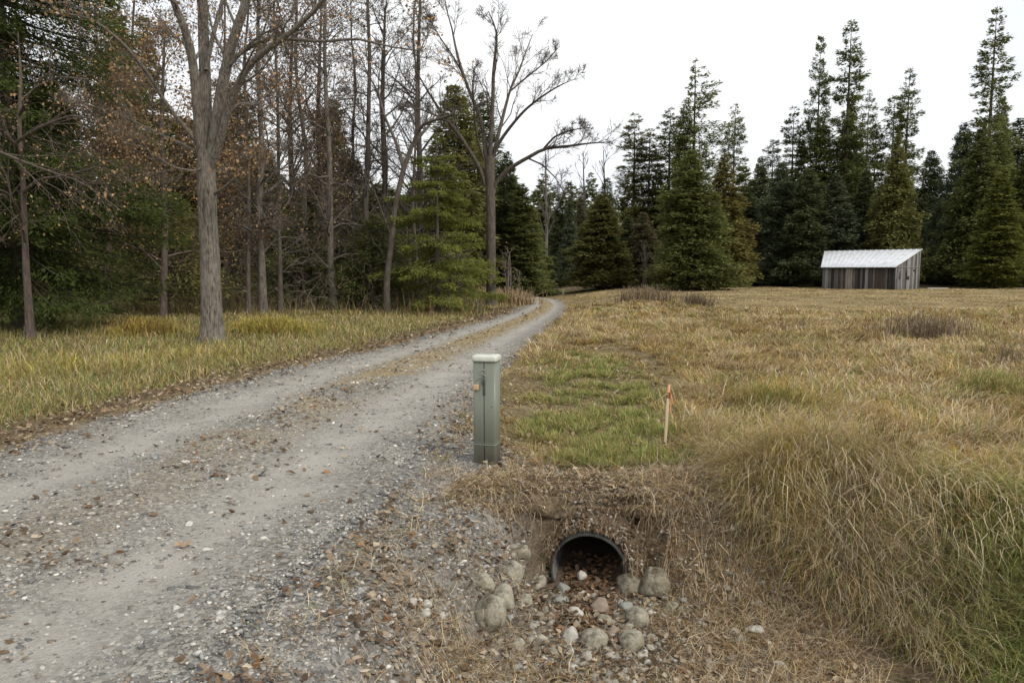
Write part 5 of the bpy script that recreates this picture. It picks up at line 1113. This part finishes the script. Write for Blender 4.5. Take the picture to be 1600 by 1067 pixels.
# bare tree by the road
Yb = float(hit(768, 479)[1])
bt = pxl([(768, 482, 8.0), (767, 430, 7.2), (767, 350, 6.96), (766, 290, 7.2), (765, 262, 8.0), (765, 245, 7.2)], Yb)
lb = [pxl([(758, 292, 2.48), (750, 262, 3.1), (736, 240, 3.1), (720, 214, 2.85), (700, 190, 2.48), (682, 165, 1.86), (662, 132, 1.24), (645, 102, 0.74)], Yb, -2),
      pxl([(702, 192, 1.86), (684, 182, 1.61), (660, 172, 1.12), (632, 166, 0.62)], Yb - 1, -1),
      pxl([(762, 262, 3.72), (757, 215, 3.47), (750, 180, 3.1), (735, 148, 2.48), (722, 112, 2.23), (712, 78, 1.86), (708, 50, 1.36), (698, 18, 0.87), (694, -10, 0.56)], Yb, 2),
      pxl([(720, 110, 1.49), (705, 84, 1.24), (688, 60, 0.99), (670, 28, 0.62)], Yb + 1, -1),
      pxl([(765, 262, 4.03), (767, 210, 3.47), (770, 160, 2.85), (771, 110, 2.48), (776, 70, 1.86), (777, 48, 1.24), (763, 18, 0.62)], Yb, -1),
      pxl([(768, 255, 3.1), (780, 205, 2.85), (789, 170, 2.48), (797, 140, 1.86), (812, 110, 1.49), (820, 85, 1.12), (832, 55, 0.62)], Yb, 3),
      pxl([(769, 248, 2.79), (780, 222, 2.6), (800, 195, 2.23), (820, 172, 1.86), (845, 152, 1.49), (872, 135, 0.99), (890, 127, 0.62)], Yb, -2),
      pxl([(797, 143, 1.36), (818, 125, 1.24), (842, 106, 0.99), (858, 92, 0.74), (871, 76, 0.56)], Yb + 1.5, 0),
      pxl([(768, 298, 3.1), (782, 275, 3.22), (800, 260, 3.1), (826, 246, 2.79), (850, 232, 2.48), (885, 229, 1.86), (920, 224, 1.24), (955, 222, 0.62)], Yb, -2),
      pxl([(850, 232, 1.74), (866, 214, 1.49), (888, 205, 1.24), (912, 200, 0.62)], Yb - 1, -1),
      pxl([(826, 248, 1.36), (848, 258, 1.12), (868, 278, 0.81), (882, 302, 0.56)], Yb - .6, -2),
      pxl([(756, 250, 1.86), (745, 215, 1.61), (741, 180, 1.24), (738, 130, 0.93), (742, 105, 0.62)], Yb, -3)]
bare_tree('bare_tree', hit(768, 480), bt, lb, 'leafless tree with spreading limbs at the left edge of the far road', 502, B_dark,
          [dict(n=12, ratio=.34, ang=.6, K=7, t0=.2, upb=.08, rfac=.42), dict(n=8, ratio=.5, ang=.65, K=5, t0=.15, upb=.05, wig=.2, rfac=.55), dict(n=5, ratio=.5, ang=.7, K=3, t0=.2, upb=.03, wig=.2, rfac=.6)], twig_r=.0055)
# generic trunks of the left wood: px at base, base row, px at top row, depth from base row
GB = 'bare trunks in the left wood'
TR_ = [(211, 487, 207, -40, 7, B_red, 'trunk', 'brown-leaved tree with a thin dark trunk left of the maple', 1),
       (388, 492, 384, -60, 6, B_dark, 't', 'thin dark trunk closest right of the maple', 1),
       (411, 492, 400, -80, 9.5, B_grey, 't', 'thickest grey trunk right of the maple', 0),
       (438, 490, 432, -60, 6, B_dark, 't', 'thin dark trunk right of the thickest grey one', 0),
       (481, 482, 455, -80, 7, B_grey, 't', 'grey trunk leaning slightly left in mid wood', 1),
       (523, 486, 503, -90, 8.5, B_grey, 't', 'leaning brown-grey trunk in front of the mid wood', 0),
       (566, 480, 580, -80, 8.5, B_dark, 't', 'tall dark trunk with reddish bark left of the leaning forked one', 0),
       (556, 478, 548, -10, 5, B_dark, 't', 'thin trunk standing just left of the tall dark one', 0),
       (650, 480, 647, -20, 4.5, B_dark, 't', 'straight slim trunk rising behind the lime spruce', 0),
       (345, 470, 352, -40, 6, B_dark, 't', 'dim trunk right behind the maple', 3),
       (160, 470, 150, -40, 7, B_dark, 't', 'dim reddish trunk left of the thin-trunk brown tree', 3),
       (20, 512, 12, 60, 5, B_dark, 't', 'thin black trunk at the far left edge', 0)]
for i, (bx, by, tx_, ty_, rp, bk, _, lab, lf_) in enumerate(TR_):
    Yd = float(hit(bx, by)[1]); b0 = hit(bx, by); r = np.random.default_rng(600 + i)
    K = 8; pts = []
    for q in range(K):
        t = q / (K - 1); pts.append((bx + (tx_ - bx) * t ** 1.1 + r.normal(0, 3.4) * (q > 0), by + 2 + (ty_ - by) * t, rp * .64 * (1 - .74 * t)))
    P, Rr = pxl(pts, Yd)
    bare_tree('forest_tree', b0, (P, Rr), [(P, Rr)], lab, 700 + i, bk,
              [dict(n=50, ratio=.16, ang=1.05, K=6, t0=.12, upb=.05, wig=.22, rfac=.36), dict(n=8, ratio=.5, ang=.8, K=5, t0=.12, upb=.03, wig=.25, rfac=.55), dict(n=5, ratio=.55, ang=.8, K=3, t0=.2, upb=0, wig=.25, rfac=.7)],
              leaf=((2 if lf_ != 3 else 1), .075, BRN, BW, .2) if lf_ else (1, .07, [(.16, .12, .09), (.10, .08, .06)], [1, 1]) if i in (3, 4, 5, 6) else None, group=GB, twig_r=.006, sides=8)
# leaning forked trunk
Yd = float(hit(605, 490)[1])
bare_tree('forked_tree', hit(605, 490), pxl([(605, 492, 5.6), (604, 440, 5), (609, 400, 4.6), (616, 330, 4.2), (630, 265, 3.8), (645, 225, 3.2)], Yd),
          [pxl([(645, 228, 2.8), (652, 205, 2.5), (665, 192, 2.1), (690, 185, 2), (710, 178, 1.2)], Yd, -1), pxl([(645, 228, 3.6), (660, 208, 2.6), (672, 195, 2), (684, 170, 1)], Yd, 1),
           pxl([(630, 262, 3), (622, 230, 2.4), (600, 180, 2), (590, 140, 1.2)], Yd, 1), pxl([(612, 370, 2), (600, 340, 1.6), (585, 300, 1.2), (575, 270, .9)], Yd, -1)],
          'leaning forked trunk in front of the lime spruce', 520, B_dark, [dict(n=9, ratio=.45, ang=.8, K=6, t0=.1, upb=.05, rfac=.45), dict(n=5, ratio=.5, ang=.8, K=4, wig=.25, rfac=.55)], twig_r=.007, sides=8)
# small tree with pale twigs at the left
b0 = hit(46, 533); Yd = float(b0[1])
bare_tree('small_tree', b0, pxl([(49, 536, 6.8), (45, 480, 5.8), (41, 420, 5), (38, 350, 4.2), (36, 280, 3.6), (30, 200, 3), (33, 120, 2), (28, 50, .6)], Yd),
          [pxl([(38, 300, 3), (60, 280, 2), (100, 275, 1.5), (150, 262, 1)], Yd, -3), pxl([(35, 250, 3), (20, 225, 2.6), (60, 200, 2), (110, 180, 1.4), (170, 190, .8)], Yd, -3.5),
           pxl([(40, 380, 2.4), (30, 330, 2), (10, 300, 1.6), (-30, 290, 1)], Yd, -3), pxl([(34, 240, 3), (10, 210, 2.4), (-20, 190, 2), (-70, 170, 1)], Yd, -2),
           pxl([(30, 180, 2.6), (50, 140, 2), (90, 120, 1.4), (140, 125, .9)], Yd, -3), pxl([(-60, 210, 3), (0, 238, 2.2), (60, 262, 1.6), (130, 285, 1), (190, 330, .6)], Yd - 2.5, -1)],
          'small dark-trunked tree with pale drooping twigs at the left edge', 530, B_red,
          [dict(n=11, ratio=.42, ang=.6, K=6, t0=.1, upb=-.03, wig=.16, rfac=.5), dict(n=5, ratio=.5, ang=.6, K=5, t0=.15, upb=-.03, wig=.2, rfac=.6), dict(n=3, ratio=.5, ang=.6, K=3, upb=-.02, wig=.2, rfac=.7)], leaf=(1, .05, BRN, BW, .05), twig_r=.0032, sides=8)
# brown-leaved understorey trees
for i, (px, by, h_px, w, lab, nl) in enumerate([(255, 500, 60, 1.0, 'brown-leaved young oak just left of the maple trunk', 3), (168, 492, 90, .9, 'brown-leaved oak right of the near left spruce', 3),
                                              (352, 484, 200, .8, 'orange-leaved sapling just right of the maple trunk', 2), (455, 478, 40, 1.1, 'rusty-leaved thin tree among the bare trunks', 2), (500, 480, 20, 1.0, 'twiggy tree with few dead leaves in mid wood', 1), (600, 478, 10, 1.0, 'twiggy leafless tree whose crown stands against the white sky', 0), (655, 476, -20, .9, 'twiggy leafless tree left of the bare roadside tree', 0)]):
    b0 = hit(px, by); Yd = float(b0[1]); r = np.random.default_rng(800 + i); base = [(px, by + 2, 5), (px + 3, (by * 2 + h_px) / 3, 4.5), (px - 3, (by + 2 * h_px) / 3, 3.4), (px + 2, h_px, 1.5)]
    P, Rr = pxl(base, Yd)
    bare_tree('young_tree', b0, (P, Rr), [(P, Rr)], lab, 810 + i, B_red if nl else B_dark,
              [dict(n=26, ratio=.34 * w, ang=.8, K=7, t0=.15, upb=.06, wig=.16, rfac=.42), dict(n=9, ratio=.5, ang=.8, K=5, t0=.1, upb=.02, wig=.2, rfac=.55), dict(n=6, ratio=.5, ang=.8, K=3, upb=0, wig=.2, rfac=.7)],
              leaf=(nl + 1, .075, BRN, BW, .14) if nl else None, group='young broadleaf trees in the left wood', twig_r=.005, sides=8)
# far bare trees in the gap
for i, (px, yt, Yd, lab) in enumerate([(852, 240, 70, 'pale leafless tree far behind the road bend'), (911, 236, 90, 'leafless tree rising behind the narrow dark firs'), (943, 236, 88, 'bare upright stem rising behind the olive spruce'), (1006, 380, 60, 'slim grey dead tree in front of the brownish fir')]):
    x_ = (px - CX) / FPX * Yd; z_ = float(H(x_, Yd)); tp = at(px, yt, Yd); P = [(x_, Yd, z_), (x_ + .1, Yd, z_ + (tp[2] - z_) * .5), tuple(tp)]; Rr = [.2, .14, .04]
    bare_tree('bare_tree', (x_, Yd, z_), (P, Rr), [(P, Rr)], lab, 900 + i, B_grey, [dict(n=14, ratio=.30, ang=.6, K=6, t0=.35, upb=.12, rfac=.5), dict(n=4, ratio=.5, ang=.6, K=4, rfac=.6)], twig_r=.02, sides=8, group='far bare trees')
# dead pale-stemmed shrub by the left of the road end
b0 = hit(796, 471); Yd = float(b0[1])
bare_tree('dead_shrub', b0, pxl([(793, 474, 2), (794, 430, 1.6), (795, 400, 1.2)], Yd), [pxl([(797, 472, 1.6), (798, 430, 1.3), (796, 395, .9)], Yd), pxl([(793, 470, 1.2), (790, 430, 1), (785, 405, .7)], Yd), pxl([(810, 472, 1.2), (811, 440, .9), (812, 425, .7)], Yd)],
          'brownish thin-stemmed dead shrub left of the road end', 540, B_grey, [dict(n=9, ratio=.35, ang=.7, K=5, t0=.3, rfac=.6), dict(n=3, ratio=.5, ang=.7, K=3)], leaf=(1, .09, [(.28, .19, .12), (.20, .14, .09)], [1, 1], .1), twig_r=.01, sides=6, cat='shrub')

# weeds: stemmy clumps
def weeds(name, px, py, wpx, n, hgt, cols, wts, label, lean=.35, wd=1.0, cat='weeds'):
    c = hit(px, py); dd = sqrt(c[0] ** 2 + c[1] ** 2); rx_ = wpx / FPX * dd; r = rng
    x = c[0] + r.normal(0, .45, n) * rx_; y = c[1] + r.normal(0, .45, n) * (max(rx_ * .5, .25) if wpx > 2 else .01)
    L = hgt * (.4 + .75 * r.random(n)); W_ = np.full(n, max(.003, dd * .0009) * wd)
    V, Q, T, C = blades(x, y, L, W_, np.abs(r.normal(0, lean, n)), np.abs(r.normal(lean, lean, n)), r.random(n) * 7, pal(cols, wts, n, .2), clamp=False)
    # side sprigs
    k = r.integers(0, n, n * 2); tt = .4 + .6 * r.random(n * 2)
    sx, sy = x[k], y[k]; z_ = H(sx, sy) + L[k] * tt * .85
    V2, Q2, T2, C2 = blades(sx, sy, L[k] * .22, W_[k] * .8, np.abs(r.normal(.7, .3, 2 * n)), np.abs(r.normal(.6, .4, 2 * n)), r.random(2 * n) * 7, pal(cols, wts, 2 * n, .2), clamp=False, z0=z_)
    o = mesh_np(name, np.concatenate([V, V2]) - c, [Q, T, Q2 + len(V), T2 + len(V)], BLADE, attr={'Col': np.concatenate([C, C2])}); o.location = tuple(c); tag(o, label, cat); return o
DW = [(.17, .125, .085), (.23, .18, .125), (.33, .27, .19)]; DWt = [1, 1, .5]
weeds('weed_clump', 1445, 530, 75, 460, .62, DW, DWt, 'grey-brown dead weed clump standing out in the straw field at right')
weeds('weed_clump', 1575, 575, 50, 120, .5, DW, DWt, 'grey dead weed clump at the right photo edge')
weeds('weed_clump', 1010, 468, 60, 420, .62, DW + [(.34, .26, .16)], DWt + [.8], 'dark brush clump on the mound right of the far road')
weeds('weed_clump', 1090, 482, 28, 320, .6, DW, DWt, 'sparse dark weeds right of the brush clump')
weeds('weed_clump', 1385, 722, 34, 260, .36, [(.20, .12, .06), (.10, .09, .03), (.28, .17, .08)], [1, 1, 1], 'reddish tuft in a dark hollow of the field above the ditch bank', .6)
weeds('dry_stalk', 1345, 790, .5, 3, .34, [(.06, .04, .03)], [1], 'single dark dry stalk on top of the ditch bank', .2, 1.6)
weeds('grass_tussock', 795, 476, 45, 700, .75, [STRAW, BROWN, GREY], [1, .7, .7], 'tall dry grass mound left of the road end', .5)
weeds('grass_tussock', 425, 524, 62, 1500, .46, [YEL, OLIVE, GOLDC], [1, .5, .3], 'bright yellow-green tussock right of the maple base', .55, 1.2)
weeds('grass_tussock', 230, 528, 50, 900, .5, [YEL, GOLDC, BROWN], [.8, .7, .4], 'golden-brown tussock left of the maple base', .55, 1.2)
weeds('grass_tussock', 1548, 620, 45, 900, .34, [GRN, OLIVE, STRAW], [1, .7, .6], 'rounded green tussock at the right edge of the field', .6, 1.1)
weeds('grass_tussock', 1205, 640, 50, 900, .32, [OLIVE, GOLDC, GRN], [1, .7, .6], 'olive tussock right of the survey stake', .6, 1.1)
weeds('grass_tussock', 1235, 815, 36, 1100, .40, [GOLDC, YEL, OLIVE], [1, .6, .5], 'golden tuft at the left end of the ditch bank', .6, .9)
# tangled grey brushwood between the trunks
n = 1500; r_ = np.random.default_rng(77); px_ = r_.uniform(150, 720, n); Yd = r_.uniform(27, 38, n); x = (px_ - CX) / FPX * Yd
P0 = np.stack([x, Yd, H(x, Yd) + r_.random(n) ** 2 * 2.6], -1); D = nrm(r_.normal(0, 1, (n, 3)) * [1, 1, .5] + [0, 0, .55]); K = 8; P = np.empty((n, K, 3)); P[:, 0] = P0; L = r_.uniform(.6, 2.4, n)
for k in range(1, K):
    D = nrm(D + r_.normal(0, .32, (n, 3))); P[:, k] = P[:, k - 1] + D * (L / K)[:, None]
Rr = (.006 + .016 * r_.random(n) ** 2)[:, None] * np.linspace(1, .3, K)[None]
V1, F1 = tubes(P, Rr, 3); P2, R2 = grow(r_, P, Rr, n=5, ratio=.45, ang=.8, K=5, t0=.1, upb=.02, wig=.25, rfac=.6); R2 = np.maximum(R2, .005); V2, F2 = tubes(P2, R2, 3)
cc = np.concatenate([np.repeat(pal([(.18, .15, .12), (.28, .24, .20), (.42, .38, .32), (.22, .15, .10)], [1, 1, .35, .5], n, .2), K * 3, 0), np.repeat(pal([(.13, .10, .08), (.22, .18, .15), (.30, .26, .21)], [1, 1, .3], n * 5, .2), 15, 0)])
tag(mesh_np('brushwood', np.concatenate([V1, V2]), np.concatenate([F1, F2 + len(V1)]), FIBRE, attr={'Col': cc}), 'tangle of dead grey brushwood between the trunks of the left wood', 'brushwood', kind='stuff')
# undergrowth along the wood edge
n = 9000
px_ = rng.uniform(-100, 760, n); Yd = rng.uniform(24, 40, n); x = (px_ - CX) / FPX * Yd; y = Yd
k = rng.random(n) < sst(.3, .6, fbm(x * .8, y * .8, 141)); x, y = x[k], y[k]; n = len(x)
V, Q, T, C = blades(x, y, .4 + .7 * rng.random(n) ** 2, .012 + .014 * rng.random(n), np.abs(rng.normal(0, .4, n)), np.abs(rng.normal(.6, .4, n)), rng.random(n) * 7, pal([BROWN, (.20, .15, .10), OLIVE, (.06, .08, .03), (.28, .24, .18)], [1, 1, .6, 1, .4], n), clamp=False)
o = mesh_np('undergrowth', V, [Q, T], BLADE, attr={'Col': C}); tag(o, 'tangled brown and green undergrowth at the foot of the left wood', 'undergrowth', kind='stuff')
print('FACES', sum(len(o.data.polygons) for o in bpy.data.objects if o.type == 'MESH'))
